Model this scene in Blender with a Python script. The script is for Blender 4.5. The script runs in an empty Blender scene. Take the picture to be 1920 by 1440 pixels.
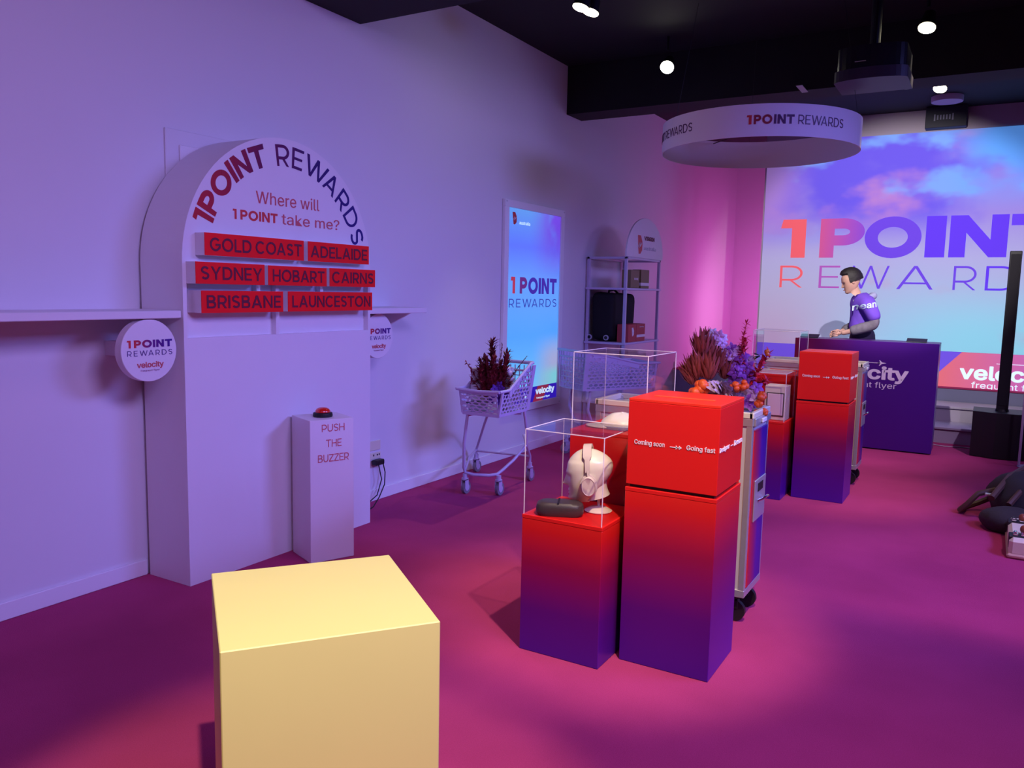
import bpy, bmesh, math, random
from math import sin, cos, pi, radians, sqrt
from mathutils import Vector, Matrix, noise
random.seed(7)
S = bpy.context.scene
COL = S.collection

# ------------------------------------------------------------------ camera, world, exposure
cam = bpy.data.cameras.new('camera')
camo = bpy.data.objects.new('camera', cam); COL.objects.link(camo)
cam.sensor_width = 36.0
cam.lens = 1516.3 / 1920 * 36.0
cam.clip_start = .02
r_ = Vector((0.50824572, -0.86096451, 0.02064959)); u_ = Vector((0.08834958, 0.07597551, 0.99318783))
f_ = Vector((0.85666834, 0.50295908, -0.11468008))
M = Matrix((r_, u_, -f_)).transposed().to_4x4(); M.translation = Vector((0, 0, 1.5))
camo.matrix_world = M
S.camera = camo
S.view_settings.view_transform = 'Standard'
S.view_settings.look = 'None'
S.view_settings.gamma = 1.0
S.view_settings.exposure = 0.0
S.view_settings.use_curve_mapping = False
S.cycles.use_denoising = True
S.cycles.max_bounces = 8
S.cycles.transparent_max_bounces = 24
S.cycles.sample_clamp_indirect = 6
W = bpy.data.worlds.new('world'); S.world = W; W.use_nodes = True
W.node_tree.nodes['Background'].inputs[0].default_value = (0.16, 0.10, 0.30, 1)
W.node_tree.nodes['Background'].inputs[1].default_value = 0.15

def aim(o, target):
    d = Vector(target) - o.location
    o.rotation_euler = d.to_track_quat('-Z', 'Y').to_euler()

def area(name, loc, target, size, power, color, spread=pi):
    l = bpy.data.lights.new(name, 'AREA'); l.shape = 'RECTANGLE'; l.size, l.size_y = size
    l.energy = power; l.color = color; l.spread = spread
    o = bpy.data.objects.new(name, l); o.location = loc; aim(o, target); COL.objects.link(o); return o

def spot(name, loc, target, power, color, deg=60, blend=.6, radius=.04):
    l = bpy.data.lights.new(name, 'SPOT'); l.energy = power; l.color = color
    l.spot_size = radians(deg); l.spot_blend = blend; l.shadow_soft_size = radius
    o = bpy.data.objects.new(name, l); o.location = loc; aim(o, target); COL.objects.link(o); return o

VIOLET = (0.50, 0.36, 1.0); BLUE = (0.36, 0.36, 1.0); WARM = (1.0, 0.86, 0.50); MAG = (1.0, 0.14, 0.72)
area('wash_light', (1.2, -1.2, 3.3), (2.4, 3.6, .5), (1.6, .8), 37, (0.50, 0.37, 1.12), radians(105))
area('wash_light', (4.6, -2.6, 3.1), (4.7, 3.6, -.9), (2.0, .8), 60, (0.25, 0.26, 1.15), radians(84))
area('wash_light', (8.0, -3.0, 3.1), (8.2, 3.6, -.5), (1.6, .8), 14, (0.5, 0.33, 1.0), radians(95))
area('wash_light', (0.0, 1.2, 3.4), (1.6, 3.6, .8), (1.0, .6), 7, (1.0, 0.40, 0.8))
spot('pink_flood', (12.0, 2.15, 1.35), (12.2, 3.67, 1.5), 78, (1.0, .17, .85), 170, .4, .15)
spot('spot_over_cube', (.45, .25, 3.3), (1.3, 1.30, .5), 430, (1.0, .86, .56), 30, .5)
spot('spot_over_boxes', (1.8, .2, 3.45), (3.05, 1.15, .8), 520, (1.0, .82, .56), 32, .8)
spot('spot_over_aisle', (4.2, -1.0, 3.45), (4.6, -.3, 0), 560, (1.0, .55, .70), 66, 1.0)
spot('spot_over_aisle', (2.4, -.6, 3.45), (2.4, .3, 0), 95, (1.0, .50, .70), 62, 1.0)
spot('spot_over_front', (3.2, 2.2, 3.35), (3.3, 2.2, 0), 50, (1.0, .5, .75), 50, 1.0)
spot('fill_spot_counter', (6.6, -.9, 3.15), (8.7, .9, .6), 330, (.85, .62, 1.0), 44, .9)  # unseen lamp added to brighten the counter front
spot('fill_spot_far_boxes', (4.6, .2, 3.45), (6.4, 1.0, .7), 300, (1.0, .78, .55), 36, .8)  # extra unseen lamp put in to lift the dim far pedestals

# ------------------------------------------------------------------ materials
MATS = {}
def lin(c):
    return tuple(((x / 255 + .055) / 1.055) ** 2.4 if x > 10 else x / 255 / 12.92 for x in c)

def mat(name, color, rough=.6, metal=0., var=.0, scale=30., bump=0., emit=None, estr=0., coat=0., spec=.5, alpha=1):
    if name in MATS: return MATS[name]
    m = bpy.data.materials.new(name); m.use_nodes = True; MATS[name] = m
    nt = m.node_tree; b = nt.nodes['Principled BSDF']
    b.inputs['Base Color'].default_value = (*color, 1)
    b.inputs['Roughness'].default_value = rough
    b.inputs['Metallic'].default_value = metal
    b.inputs['Coat Weight'].default_value = coat
    b.inputs['Specular IOR Level'].default_value = spec
    if var or bump:
        tc = nt.nodes.new('ShaderNodeTexCoord'); n = nt.nodes.new('ShaderNodeTexNoise')
        n.inputs['Scale'].default_value = scale; n.inputs['Detail'].default_value = 4
        nt.links.new(tc.outputs['Object'], n.inputs['Vector'])
        if var:
            mp = nt.nodes.new('ShaderNodeMapRange'); mp.inputs[3].default_value = 1 - var; mp.inputs[4].default_value = 1 + var
            mx = nt.nodes.new('ShaderNodeVectorMath'); mx.operation = 'SCALE'
            mx.inputs[0].default_value = color
            nt.links.new(n.outputs['Fac'], mp.inputs[0]); nt.links.new(mp.outputs[0], mx.inputs['Scale'])
            nt.links.new(mx.outputs[0], b.inputs['Base Color'])
        if bump:
            bp = nt.nodes.new('ShaderNodeBump'); bp.inputs['Strength'].default_value = bump; bp.inputs['Distance'].default_value = .005
            nt.links.new(n.outputs['Fac'], bp.inputs['Height']); nt.links.new(bp.outputs[0], b.inputs['Normal'])
    if emit:
        b.inputs['Emission Color'].default_value = (*emit, 1); b.inputs['Emission Strength'].default_value = estr
    return m

def ramp(nt, stops):
    cr = nt.nodes.new('ShaderNodeValToRGB'); e = cr.color_ramp.elements
    e[0].position, e[0].color = stops[0][0], (*stops[0][1], 1)
    e[1].position, e[1].color = stops[-1][0], (*stops[-1][1], 1)
    for p, c in stops[1:-1]:
        q = e.new(p); q.color = (*c, 1)
    return cr

def grad(name, stops, axis=2, rough=.35, emitf=0., spec=.4, rng=None):
    """print gradient along the object's own bounding box (axis 0/1/2)"""
    if name in MATS: return MATS[name]
    m = bpy.data.materials.new(name); m.use_nodes = True; MATS[name] = m
    nt = m.node_tree; b = nt.nodes['Principled BSDF']
    tc = nt.nodes.new('ShaderNodeTexCoord'); sp = nt.nodes.new('ShaderNodeSeparateXYZ')
    nt.links.new(tc.outputs['Generated'], sp.inputs[0]); cr = ramp(nt, stops)
    nt.links.new(sp.outputs[axis], cr.inputs[0]); nt.links.new(cr.outputs[0], b.inputs['Base Color'])
    b.inputs['Roughness'].default_value = rough; b.inputs['Specular IOR Level'].default_value = spec
    if emitf:
        nt.links.new(cr.outputs[0], b.inputs['Emission Color']); b.inputs['Emission Strength'].default_value = emitf
    return m

WALL = mat('painted_wall', (.74, .71, .76), .85, var=.02, scale=2, bump=.03)
WHITE = mat('white_laminate', (.80, .76, .80), .45, var=.015, scale=6)
TRIMW = mat('white_trim', (.82, .80, .84), .5)
BLACKC = mat('black_ceiling', (.006, .006, .009), .8, var=.3, scale=3)
BLACK = mat('black_plastic', (.008, .008, .011), .5)
BLACKF = mat('black_fabric', (.006, .005, .009), .9, bump=.3, scale=200)
RED = mat('red_print', (.72, .012, .010), .45, spec=.3)
REDSIGN = mat('red_board_face', (.95, .003, .008), .5, spec=.3)
MAROON = mat('maroon_lettering', (.13, .0, .030), .5)
REDTXT = mat('red_lettering', (.62, .035, .045), .5)
REDTXT2 = mat('pale_red_lettering', (.60, .11, .14), .5)
WTXT = mat('white_lettering', (.85, .80, .85), .5)
WGLOW = mat('lit_white_lettering', (.6, .8, .9), .5, emit=(.62, .80, .95), estr=.75)
CREAM = mat('cream_plastic', (.78, .73, .56), .4, coat=.3)
CREAM2 = mat('warm_cream_plastic', (.74, .63, .50), .45)
CUBE = mat('yellow_cube_board', (.86, .78, .27), .5, var=.02, scale=5)
ALU = mat('brushed_aluminium', (.62, .62, .64), .38, .7, var=.06, scale=40)
ALUP = mat('satin_grey_metal', (.60, .57, .57), .45, .2)
CHROME = mat('chrome', (.8, .8, .82), .15, 1.)
LILAC = mat('lilac_plastic', (.64, .56, .80), .4, spec=.5)
LILACM = mat('lilac_painted_metal', (.56, .50, .68), .35, spec=.6)
RUBBER = mat('grey_rubber', (.22, .20, .24), .6)
SKIN = mat('skin', (.62, .36, .27), .55)
HAIR = mat('dark_hair', (.012, .008, .010), .6, bump=.5, scale=120)
PEDG = grad('red_to_violet_print', [(0, (.075, .006, .30)), (.33, (.11, .004, .20)), (.68, (.30, .004, .055)), (.93, (.66, .010, .010)), (1, (.74, .016, .010))])
PEDG2 = grad('deep_red_to_violet_print', [(0, (.075, .006, .30)), (.33, (.10, .004, .20)), (.62, (.22, .004, .07)), (.9, (.60, .006, .010)), (1, (.70, .010, .010))])
CNTG = grad('violet_counter_print', [(0, (.060, .008, .22)), (.55, (.075, .008, .20)), (.85, (.16, .006, .09)), (1, (.28, .006, .04))], axis=1)
TXTG = grad('red_to_purple_lettering', [(0, (.62, .04, .06)), (.22, (.34, .02, .10)), (.45, (.13, .012, .22)), (1, (.055, .012, .26))], axis=0)
ARCG = grad('arch_lettering', [(0, (.50, .012, .03)), (.45, (.36, .008, .04)), (.75, (.24, .004, .06)), (1, (.13, .004, .08))], axis=0)
RINGG = grad('ring_lettering', [(0, (.10, .02, .10)), (.75, (.14, .012, .08)), (1, (.50, .02, .03))], axis=1)
TROG = grad('trolley_panel_print', [(0, (.60, .02, .03)), (.35, (.30, .01, .12)), (.62, (.06, .01, .28)), (1, (.035, .006, .24))], axis=0)

def acrylic_mat():
    m = bpy.data.materials.new('clear_acrylic'); m.use_nodes = True
    nt = m.node_tree; nt.nodes.remove(nt.nodes['Principled BSDF']); out = nt.nodes['Material Output']
    t = nt.nodes.new('ShaderNodeBsdfTransparent'); t.inputs[0].default_value = (.985, .975, .985, 1)
    g = nt.nodes.new('ShaderNodeBsdfGlossy'); g.inputs['Roughness'].default_value = .03
    fr = nt.nodes.new('ShaderNodeLayerWeight'); fr.inputs[0].default_value = .5
    pw = nt.nodes.new('ShaderNodeMath'); pw.operation = 'POWER'; pw.inputs[1].default_value = 4.
    ma = nt.nodes.new('ShaderNodeMath'); ma.operation = 'MULTIPLY_ADD'; ma.inputs[1].default_value = .55; ma.inputs[2].default_value = .012
    nt.links.new(fr.outputs['Facing'], pw.inputs[0]); nt.links.new(pw.outputs[0], ma.inputs[0])
    mx = nt.nodes.new('ShaderNodeMixShader')
    nt.links.new(ma.outputs[0], mx.inputs[0]); nt.links.new(t.outputs[0], mx.inputs[1]); nt.links.new(g.outputs[0], mx.inputs[2])
    nt.links.new(mx.outputs[0], out.inputs[0]); return m
ACR = acrylic_mat()
def acr_edge():
    m = bpy.data.materials.new('acrylic_edge'); m.use_nodes = True
    nt = m.node_tree; b = nt.nodes['Principled BSDF']; out = nt.nodes['Material Output']
    b.inputs['Base Color'].default_value = (.95, .88, .95, 1); b.inputs['Roughness'].default_value = .25
    t = nt.nodes.new('ShaderNodeBsdfTransparent'); mx = nt.nodes.new('ShaderNodeMixShader'); mx.inputs[0].default_value = .55
    nt.links.new(t.outputs[0], mx.inputs[1]); nt.links.new(b.outputs[0], mx.inputs[2]); nt.links.new(mx.outputs[0], out.inputs[0])
    return m
ACE = acr_edge()

def carpet_mat():
    m = bpy.data.materials.new('magenta_carpet'); m.use_nodes = True
    nt = m.node_tree; b = nt.nodes['Principled BSDF']; L = nt.links
    tc = nt.nodes.new('ShaderNodeTexCoord')
    n1 = nt.nodes.new('ShaderNodeTexNoise'); n1.inputs['Scale'].default_value = 1.3; n1.inputs['Detail'].default_value = 3
    n2 = nt.nodes.new('ShaderNodeTexNoise'); n2.inputs['Scale'].default_value = 260; n2.inputs['Detail'].default_value = 2
    L.new(tc.outputs['Object'], n1.inputs['Vector']); L.new(tc.outputs['Object'], n2.inputs['Vector'])
    cr = ramp(nt, [(.35, (.37, .038, .135)), (.65, (.46, .050, .170))])
    L.new(n1.outputs['Fac'], cr.inputs[0])
    mp = nt.nodes.new('ShaderNodeMapRange'); mp.inputs[3].default_value = .8; mp.inputs[4].default_value = 1.2
    L.new(n2.outputs['Fac'], mp.inputs[0])
    sc = nt.nodes.new('ShaderNodeVectorMath'); sc.operation = 'SCALE'
    L.new(cr.outputs[0], sc.inputs[0]); L.new(mp.outputs[0], sc.inputs['Scale']); L.new(sc.outputs[0], b.inputs['Base Color'])
    b.inputs['Roughness'].default_value = .95; b.inputs['Specular IOR Level'].default_value = .1
    bp = nt.nodes.new('ShaderNodeBump'); bp.inputs['Strength'].default_value = .4; bp.inputs['Distance'].default_value = .004
    L.new(n2.outputs['Fac'], bp.inputs['Height']); L.new(bp.outputs[0], b.inputs['Normal'])
    return m
CARPET = carpet_mat()

def cloud_mat(name, stops_v, cloud_a, cloud_b, scale, strength, albedo=1., axis=1, va=2, thr=(.45, .62)):
    """a projected / displayed sky: vertical colour ramp with two layers of cloud"""
    m = bpy.data.materials.new(name); m.use_nodes = True
    nt = m.node_tree; b = nt.nodes['Principled BSDF']; L = nt.links
    tc = nt.nodes.new('ShaderNodeTexCoord'); sp = nt.nodes.new('ShaderNodeSeparateXYZ'); L.new(tc.outputs['Generated'], sp.inputs[0])
    cr = ramp(nt, stops_v); L.new(sp.outputs[va], cr.inputs[0])
    last = cr.outputs[0]
    for k, (colr, th, amt, off, lo, hi) in enumerate((cloud_a, cloud_b)):
        mp = nt.nodes.new('ShaderNodeMapping'); mp.inputs['Location'].default_value = (off, off * .7, off * 1.3)
        mp.inputs['Scale'].default_value = (1, .55, 1)
        L.new(tc.outputs['Object'], mp.inputs[0])
        n = nt.nodes.new('ShaderNodeTexNoise'); n.inputs['Scale'].default_value = scale; n.inputs['Detail'].default_value = 5
        n.inputs['Roughness'].default_value = .55
        L.new(mp.outputs[0], n.inputs['Vector'])
        mr = nt.nodes.new('ShaderNodeMapRange'); mr.inputs[1].default_value = th[0]; mr.inputs[2].default_value = th[1]
        mr.inputs[4].default_value = amt; mr.interpolation_type = 'SMOOTHSTEP'; L.new(n.outputs['Fac'], mr.inputs[0])
        mv = nt.nodes.new('ShaderNodeMapRange'); mv.inputs[1].default_value = lo; mv.inputs[2].default_value = hi
        L.new(sp.outputs[va], mv.inputs[0])
        mm = nt.nodes.new('ShaderNodeMath'); mm.operation = 'MULTIPLY'
        L.new(mr.outputs[0], mm.inputs[0]); L.new(mv.outputs[0], mm.inputs[1])
        mx = nt.nodes.new('ShaderNodeMix'); mx.data_type = 'RGBA'
        L.new(mm.outputs[0], mx.inputs[0]); L.new(last, mx.inputs[6]); mx.inputs[7].default_value = (*colr, 1)
        last = mx.outputs[2]
    # blue grows toward one side (the display's right)
    mr = nt.nodes.new('ShaderNodeMapRange'); mr.inputs[1].default_value = .75 if axis == 1 else .2; mr.inputs[2].default_value = .0 if axis == 1 else 1.
    mr.inputs[4].default_value = .65; L.new(sp.outputs[axis], mr.inputs[0])
    mx = nt.nodes.new('ShaderNodeMix'); mx.data_type = 'RGBA'; mx.blend_type = 'MIX'
    return m, nt, b, L, last, mr, mx

# ------------------------------------------------------------------ mesh helpers
def wl(o):
    v = Vector((0, 0, 0))
    while o is not None:
        v += o.location; o = o.parent
    return v

class MB:
    def __init__(s): s.v = []; s.f = []
    def add(s, vs, fs):
        n = len(s.v); s.v += [tuple(p) for p in vs]; s.f += [tuple(i + n for i in f) for f in fs]; return s
    def box(s, x0, x1, y0, y1, z0, z1, b=0., fr=None):
        """box, optionally chamfered; fr=(origin,ux,uy,uz) maps local to world"""
        if x0 > x1: x0, x1 = x1, x0
        if y0 > y1: y0, y1 = y1, y0
        if z0 > z1: z0, z1 = z1, z0
        if b:
            b = min(b, (x1-x0)*.45, (y1-y0)*.45, (z1-z0)*.45)
            pts = []
            for sx in (0, 1):
                for sy in (0, 1):
                    for sz in (0, 1):
                        X, Y, Z = (x0, x1)[sx], (y0, y1)[sy], (z0, z1)[sz]
                        dx, dy, dz = (b, -b)[sx], (b, -b)[sy], (b, -b)[sz]
                        pts += [(X, Y+dy, Z+dz), (X+dx, Y, Z+dz), (X+dx, Y+dy, Z)]
            bm = bmesh.new()
            for p in pts: bm.verts.new(p)
            bmesh.ops.convex_hull(bm, input=list(bm.verts))
            bmesh.ops.dissolve_limit(bm, angle_limit=.01, verts=list(bm.verts), edges=list(bm.edges))
            bm.verts.index_update(); vs = [v.co.copy() for v in bm.verts]; fs = [[v.index for v in f.verts] for f in bm.faces]; bm.free()
        else:
            vs = [(x, y, z) for x in (x0, x1) for y in (y0, y1) for z in (z0, z1)]
            fs = [(0, 1, 3, 2), (4, 6, 7, 5), (0, 4, 5, 1), (2, 3, 7, 6), (0, 2, 6, 4), (1, 5, 7, 3)]
        if fr: vs = [fr[0] + fr[1]*p[0] + fr[2]*p[1] + fr[3]*p[2] for p in vs]
        return s.add(vs, fs)
    def cyl(s, p0, p1, r0, r1=None, n=16, cap=True):
        r1 = r0 if r1 is None else r1
        p0, p1 = Vector(p0), Vector(p1); d = (p1-p0).normalized()
        a = d.orthogonal().normalized(); b = d.cross(a)
        vs = [p0 + (a*cos(2*pi*i/n)+b*sin(2*pi*i/n))*r0 for i in range(n)] + [p1 + (a*cos(2*pi*i/n)+b*sin(2*pi*i/n))*r1 for i in range(n)]
        fs = [(i, (i+1) % n, n+(i+1) % n, n+i) for i in range(n)]
        if cap: fs += [tuple(range(n))[::-1], tuple(range(n, 2*n))]
        return s.add(vs, fs)
    def tube(s, pts, r, n=8, closed=False, rs=None):
        pts = [Vector(p) for p in pts]; m = len(pts); vs = []; a = None
        for i, p in enumerate(pts):
            q0 = pts[i-1] if (i or closed) else p; q1 = pts[(i+1) % m] if (i < m-1 or closed) else p
            d = (q1-q0).normalized()
            if a is None: a = d.orthogonal().normalized()
            a = (a - d*a.dot(d)).normalized(); b = d.cross(a); rr = rs[i] if rs else r
            vs += [p + (a*cos(2*pi*k/n)+b*sin(2*pi*k/n))*rr for k in range(n)]
        fs = []
        for i in range(m if closed else m-1):
            j = (i+1) % m
            fs += [(i*n+k, i*n+(k+1) % n, j*n+(k+1) % n, j*n+k) for k in range(n)]
        if not closed: fs += [tuple(range(n))[::-1], tuple(range((m-1)*n, m*n))]
        return s.add(vs, fs)
    def prism(s, poly, fn, t):
        """poly of (a,b); fn(a,b,c) -> world; thickness c from 0 to t"""
        n = len(poly)
        vs = [fn(a, b, 0) for a, b in poly] + [fn(a, b, t) for a, b in poly]
        fs = [tuple(range(n)), tuple(range(n, 2*n))[::-1]] + [(i, n+i, n+(i+1) % n, (i+1) % n) for i in range(n)]
        return s.add(vs, fs)
    def lathe(s, prof, c, n=24, ax=None):
        c = Vector(c); vs = []; m = len(prof)
        for r, z in prof:
            for i in range(n):
                t = 2*pi*i/n
                vs.append(c + Vector((r*cos(t), r*sin(t), z)) if ax is None else c + ax[0]*r*cos(t) + ax[1]*r*sin(t) + ax[2]*z)
        fs = [(j*n+i, j*n+(i+1) % n, (j+1)*n+(i+1) % n, (j+1)*n+i) for j in range(m-1) for i in range(n)]
        fs += [tuple(range(n))[::-1], tuple(range((m-1)*n, m*n))]
        return s.add(vs, fs)
    def ball(s, c, rx, ry=None, rz=None, n=14, m=9, fr=None, jit=0.):
        ry = ry or rx; rz = rz or rx; vs = []; c = Vector(c)
        for j in range(m+1):
            t = pi*j/m
            for i in range(n):
                p = Vector((rx*sin(t)*cos(2*pi*i/n), ry*sin(t)*sin(2*pi*i/n), -rz*cos(t)))
                if jit: p *= 1 + jit*noise.noise((c+p)*9)
                if fr: p = fr[0]*p.x + fr[1]*p.y + fr[2]*p.z
                vs.append(c+p)
        fs = [(j*n+i, j*n+(i+1) % n, (j+1)*n+(i+1) % n, (j+1)*n+i) for j in range(m) for i in range(n)]
        return s.add(vs, fs)
    def build(s, name, m, parent=None, smooth=False, origin=None, weld=True, double=False):
        o0 = wl(parent) if parent else Vector((0, 0, 0))
        loc = Vector(origin) - o0 if origin is not None else Vector((0, 0, 0))
        base = o0 + loc
        me = bpy.data.meshes.new(name)
        me.from_pydata([Vector(p) - base for p in s.v], [], s.f)
        bm = bmesh.new(); bm.from_mesh(me)
        if weld: bmesh.ops.remove_doubles(bm, verts=bm.verts, dist=1e-6)
        bmesh.ops.recalc_face_normals(bm, faces=bm.faces); bm.to_mesh(me); bm.free()
        if m: me.materials.append(m)
        if smooth:
            me.shade_smooth()
            me.set_sharp_from_angle(angle=radians(40))
        o = bpy.data.objects.new(name, me); COL.objects.link(o)
        o.location = loc
        if parent: o.parent = parent
        return o

def thing(name, label, cat, loc, group=None):
    o = bpy.data.objects.new(name, None); COL.objects.link(o); o.empty_display_size = .1
    o.location = loc; o['label'] = label; o['category'] = cat
    if group: o['group'] = group
    return o
def tag(o, label, cat, group=None):
    o['label'] = label; o['category'] = cat
    if group: o['group'] = group
    return o
def struct(o):
    o['kind'] = 'structure'; return o
def lab(o, l): o['label'] = l; return o

# lettering -------------------------------------------------------
FONT = None
try:
    import os
    p = os.path.join(bpy.utils.resource_path('LOCAL'), 'datafiles', 'fonts', 'Inter.woff2')
    if os.path.exists(p): FONT = bpy.data.fonts.load(p)
except Exception: FONT = None
_tc = {}
def glyphs(body, bold=0., space=1.):
    k = (body, bold, space)
    if k in _tc: return _tc[k]
    cu = bpy.data.curves.new('lettering', 'FONT'); cu.body = body; cu.size = 1; cu.offset = bold; cu.space_character = space
    cu.resolution_u = 3
    if FONT: cu.font = FONT
    o = bpy.data.objects.new('lettering', cu); COL.objects.link(o)
    dg = bpy.context.evaluated_depsgraph_get(); dg.update()
    me = bpy.data.meshes.new_from_object(o.evaluated_get(dg))
    vs = [(v.co.x, v.co.y) for v in me.vertices]; fs = [tuple(p.vertices) for p in me.polygons]
    bpy.data.objects.remove(o); bpy.data.curves.remove(cu); bpy.data.meshes.remove(me)
    _tc[k] = (vs, fs); return vs, fs
def capshapes(body, w, gap=.14):
    """geometric capitals drawn from strokes of width w (cap height 1)"""
    V = []; Fc = []; x = 0.
    def poly(p):
        n = len(V); V.extend(p); Fc.append(tuple(range(n, n+len(p))))
    def ring(cx, cy, ro, ry, a0, a1, n=20, wx=None, wy=None):
        ri, rj = ro-(wx or w), ry-(wy or w)
        pts = [(a0+(a1-a0)*i/n) for i in range(n+1)]
        for t, u in zip(pts, pts[1:]):
            poly([(cx+ri*cos(t), cy+rj*sin(t)), (cx+ro*cos(t), cy+ry*sin(t)), (cx+ro*cos(u), cy+ry*sin(u)), (cx+ri*cos(u), cy+rj*sin(u))])
    R = lambda a, b, c, d: poly([(a, b), (c, b), (c, d), (a, d)])
    for k_, ch in enumerate(body):
        if k_ and body[k_-1]+ch in ('WA', 'AT', 'AY', 'OA'): x -= {'WA': .26, 'OA': .06}.get(body[k_-1]+ch, .12)
        if ch == ' ': x += .30; continue
        if ch == 'I': R(x, 0, x+w, 1); W_ = w
        elif ch == '1': W_ = .26+w*.8; R(x+W_-w, 0, x+W_, 1); poly([(x, 1-w*.86), (x+W_-w*.5, 1-w*.86), (x+W_-w*.5, 1), (x+.04, 1)])
        elif ch == 'T': W_ = .84; R(x, 1-w, x+W_, 1); R(x+W_/2-w/2, 0, x+W_/2+w/2, 1-w)
        elif ch == 'E': W_ = .70; R(x, 0, x+w, 1); R(x+w, 1-w*.95, x+W_, 1); R(x+w, 0, x+W_, w*.95); R(x+w, .5-w*.42, x+W_*.92, .5+w*.42)
        elif ch == 'N':
            W_ = .90; R(x, 0, x+w, 1); R(x+W_-w, 0, x+W_, 1); k = w*1.05; poly([(x, 1), (x+W_-k, 0), (x+W_, 0), (x+k, 1)])
        elif ch == 'O': W_ = 1.10; ring(x+.55, .5, .55, .515, 0, 2*pi, 40)
        elif ch == 'D':
            W_ = .92; R(x, 0, x+w, 1); R(x+w, 1-w, x+.42, 1); R(x+w, 0, x+.42, w); ring(x+.42, .5, .50, .5, -pi/2, pi/2, 22)
        elif ch in 'PR':
            W_ = .80; r = .345; R(x, 0, x+w, 1); R(x+w, 1-w, x+W_-r-.04, 1); R(x+w, 1-2*r, x+W_-r-.04, 1-2*r+w)
            ring(x+W_-r-.04, 1-r, r+.04, r, -pi/2, pi/2, 18)
            if ch == 'R': k = w*1.15; poly([(x+W_-k, 0), (x+W_, 0), (x+W_*.40+k, 1-2*r+w*.5), (x+W_*.40, 1-2*r+w*.5)])
        elif ch == 'Z': W_ = .78; R(x, 1-w, x+W_, 1); R(x, 0, x+W_, w); poly([(x, w), (x+w*1.3, w), (x+W_, 1-w), (x+W_-w*1.3, 1-w)])
        elif ch == 'L': W_ = .66; R(x, 0, x+w, 1); R(x+w, 0, x+W_, w)
        elif ch == 'H': W_ = .86; R(x, 0, x+w, 1); R(x+W_-w, 0, x+W_, 1); R(x+w, .5-w*.45, x+W_-w, .5+w*.45)
        elif ch == 'U': W_ = .84; R(x, .38, x+w, 1); R(x+W_-w, .38, x+W_, 1); ring(x+W_/2, .38, W_/2, .39, pi, 2*pi, 18)
        elif ch == 'Y':
            W_ = .92; k = w*1.1; R(x+W_/2-w/2, 0, x+W_/2+w/2, .45); poly([(x, 1), (x+W_/2-w/2, .42), (x+W_/2+w/2, .42), (x+k, 1)]); poly([(x+W_-k, 1), (x+W_/2-w/2, .42), (x+W_/2+w/2, .42), (x+W_, 1)])
        elif ch == 'C': W_ = .98; ring(x+.52, .5, .52, .515, radians(42), radians(318), 30)
        elif ch == 'G': W_ = 1.02; ring(x+.52, .5, .52, .515, radians(42), radians(330), 30); R(x+.54, .40, x+W_, .40+w*.9); R(x+W_-w, .20, x+W_, .40)
        elif ch == 'B':
            W_ = .80; R(x, 0, x+w, 1)
            for y0, y1, xr in ((.0, .55, .80), (.47, 1., .74)):
                r = (y1-y0)/2; R(x+w, y1-w*.9, x+xr-r, y1); R(x+w, y0, x+xr-r, y0+w*.9); ring(x+xr-r, y0+r, r, r, -pi/2, pi/2, 14)
        elif ch == 'A':
            W_ = 1.0; k = w*1.10; poly([(x, 0), (x+k, 0), (x+.5+k/2, 1), (x+.5-k/2, 1)]); poly([(x+W_-k, 0), (x+W_, 0), (x+.5+k/2, 1), (x+.5-k/2, 1)])
            R(x+.16, .22, x+.84, .22+w*.9)
        elif ch == 'W':
            W_ = 1.50; k = w*1.08; p = [0, .375, .75, 1.125, 1.5]
            for i in range(4):
                b0 = x + k/2 + (W_-k)*i/4; b1 = x + k/2 + (W_-k)*(i+1)/4; y0, y1 = (1, 0) if i % 2 == 0 else (0, 1)
                poly([(b0-k/2, y0), (b0+k/2, y0), (b1+k/2, y1), (b1-k/2, y1)])
        elif ch == 'S':
            W_ = .76; r = .25+w/4; rx = .36; cx = x+.38
            P_ = [(cx+(rx-w/2)*cos(t)+.0, 1-r+(r-w/2)*sin(t)) for t in [radians(a) for a in range(25, 225, 12)]]
            P_ += [(cx+(rx-w/2)*cos(t), r+(r-w/2)*sin(t)) for t in [radians(a) for a in range(42, -156, -12)]]
            N_ = []
            for i, p_ in enumerate(P_):
                a, b_ = P_[max(0, i-1)], P_[min(len(P_)-1, i+1)]; dx, dy = b_[0]-a[0], b_[1]-a[1]; L_ = sqrt(dx*dx+dy*dy); N_.append((-dy/L_*w/2, dx/L_*w/2))
            for i in range(len(P_)-1):
                poly([(P_[i][0]-N_[i][0], P_[i][1]-N_[i][1]), (P_[i][0]+N_[i][0], P_[i][1]+N_[i][1]), (P_[i+1][0]+N_[i+1][0], P_[i+1][1]+N_[i+1][1]), (P_[i+1][0]-N_[i+1][0], P_[i+1][1]-N_[i+1][1])])
        x += W_ + gap
    return V, Fc
def stackface(mb, fn, pts, k, t):
    h = t + (k % 14)*6e-5; n = len(pts)
    V = [fn(a, b, h) for a, b in pts] + [fn(a, b, 0) for a, b in pts]
    mb.add(V, [tuple(range(n))] + [(i, (i+1) % n, (i+1) % n + n, i+n) for i in range(n)])
def caps(name, body, fn, u0, u1, v0, v1, m, parent, w=.22, gap=.14, t=.0012):
    vs, fs = capshapes(body, w, gap)
    x0, x1 = min(p[0] for p in vs), max(p[0] for p in vs)
    n = len(vs); q = [(u0 + (x-x0)/(x1-x0)*(u1-u0), v0 + y*(v1-v0)) for x, y in vs]
    mb = MB()
    for k, f in enumerate(fs): stackface(mb, fn, [q[i] for i in f], k, t)
    return mb.build(name, m, parent, weld=False)
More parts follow.
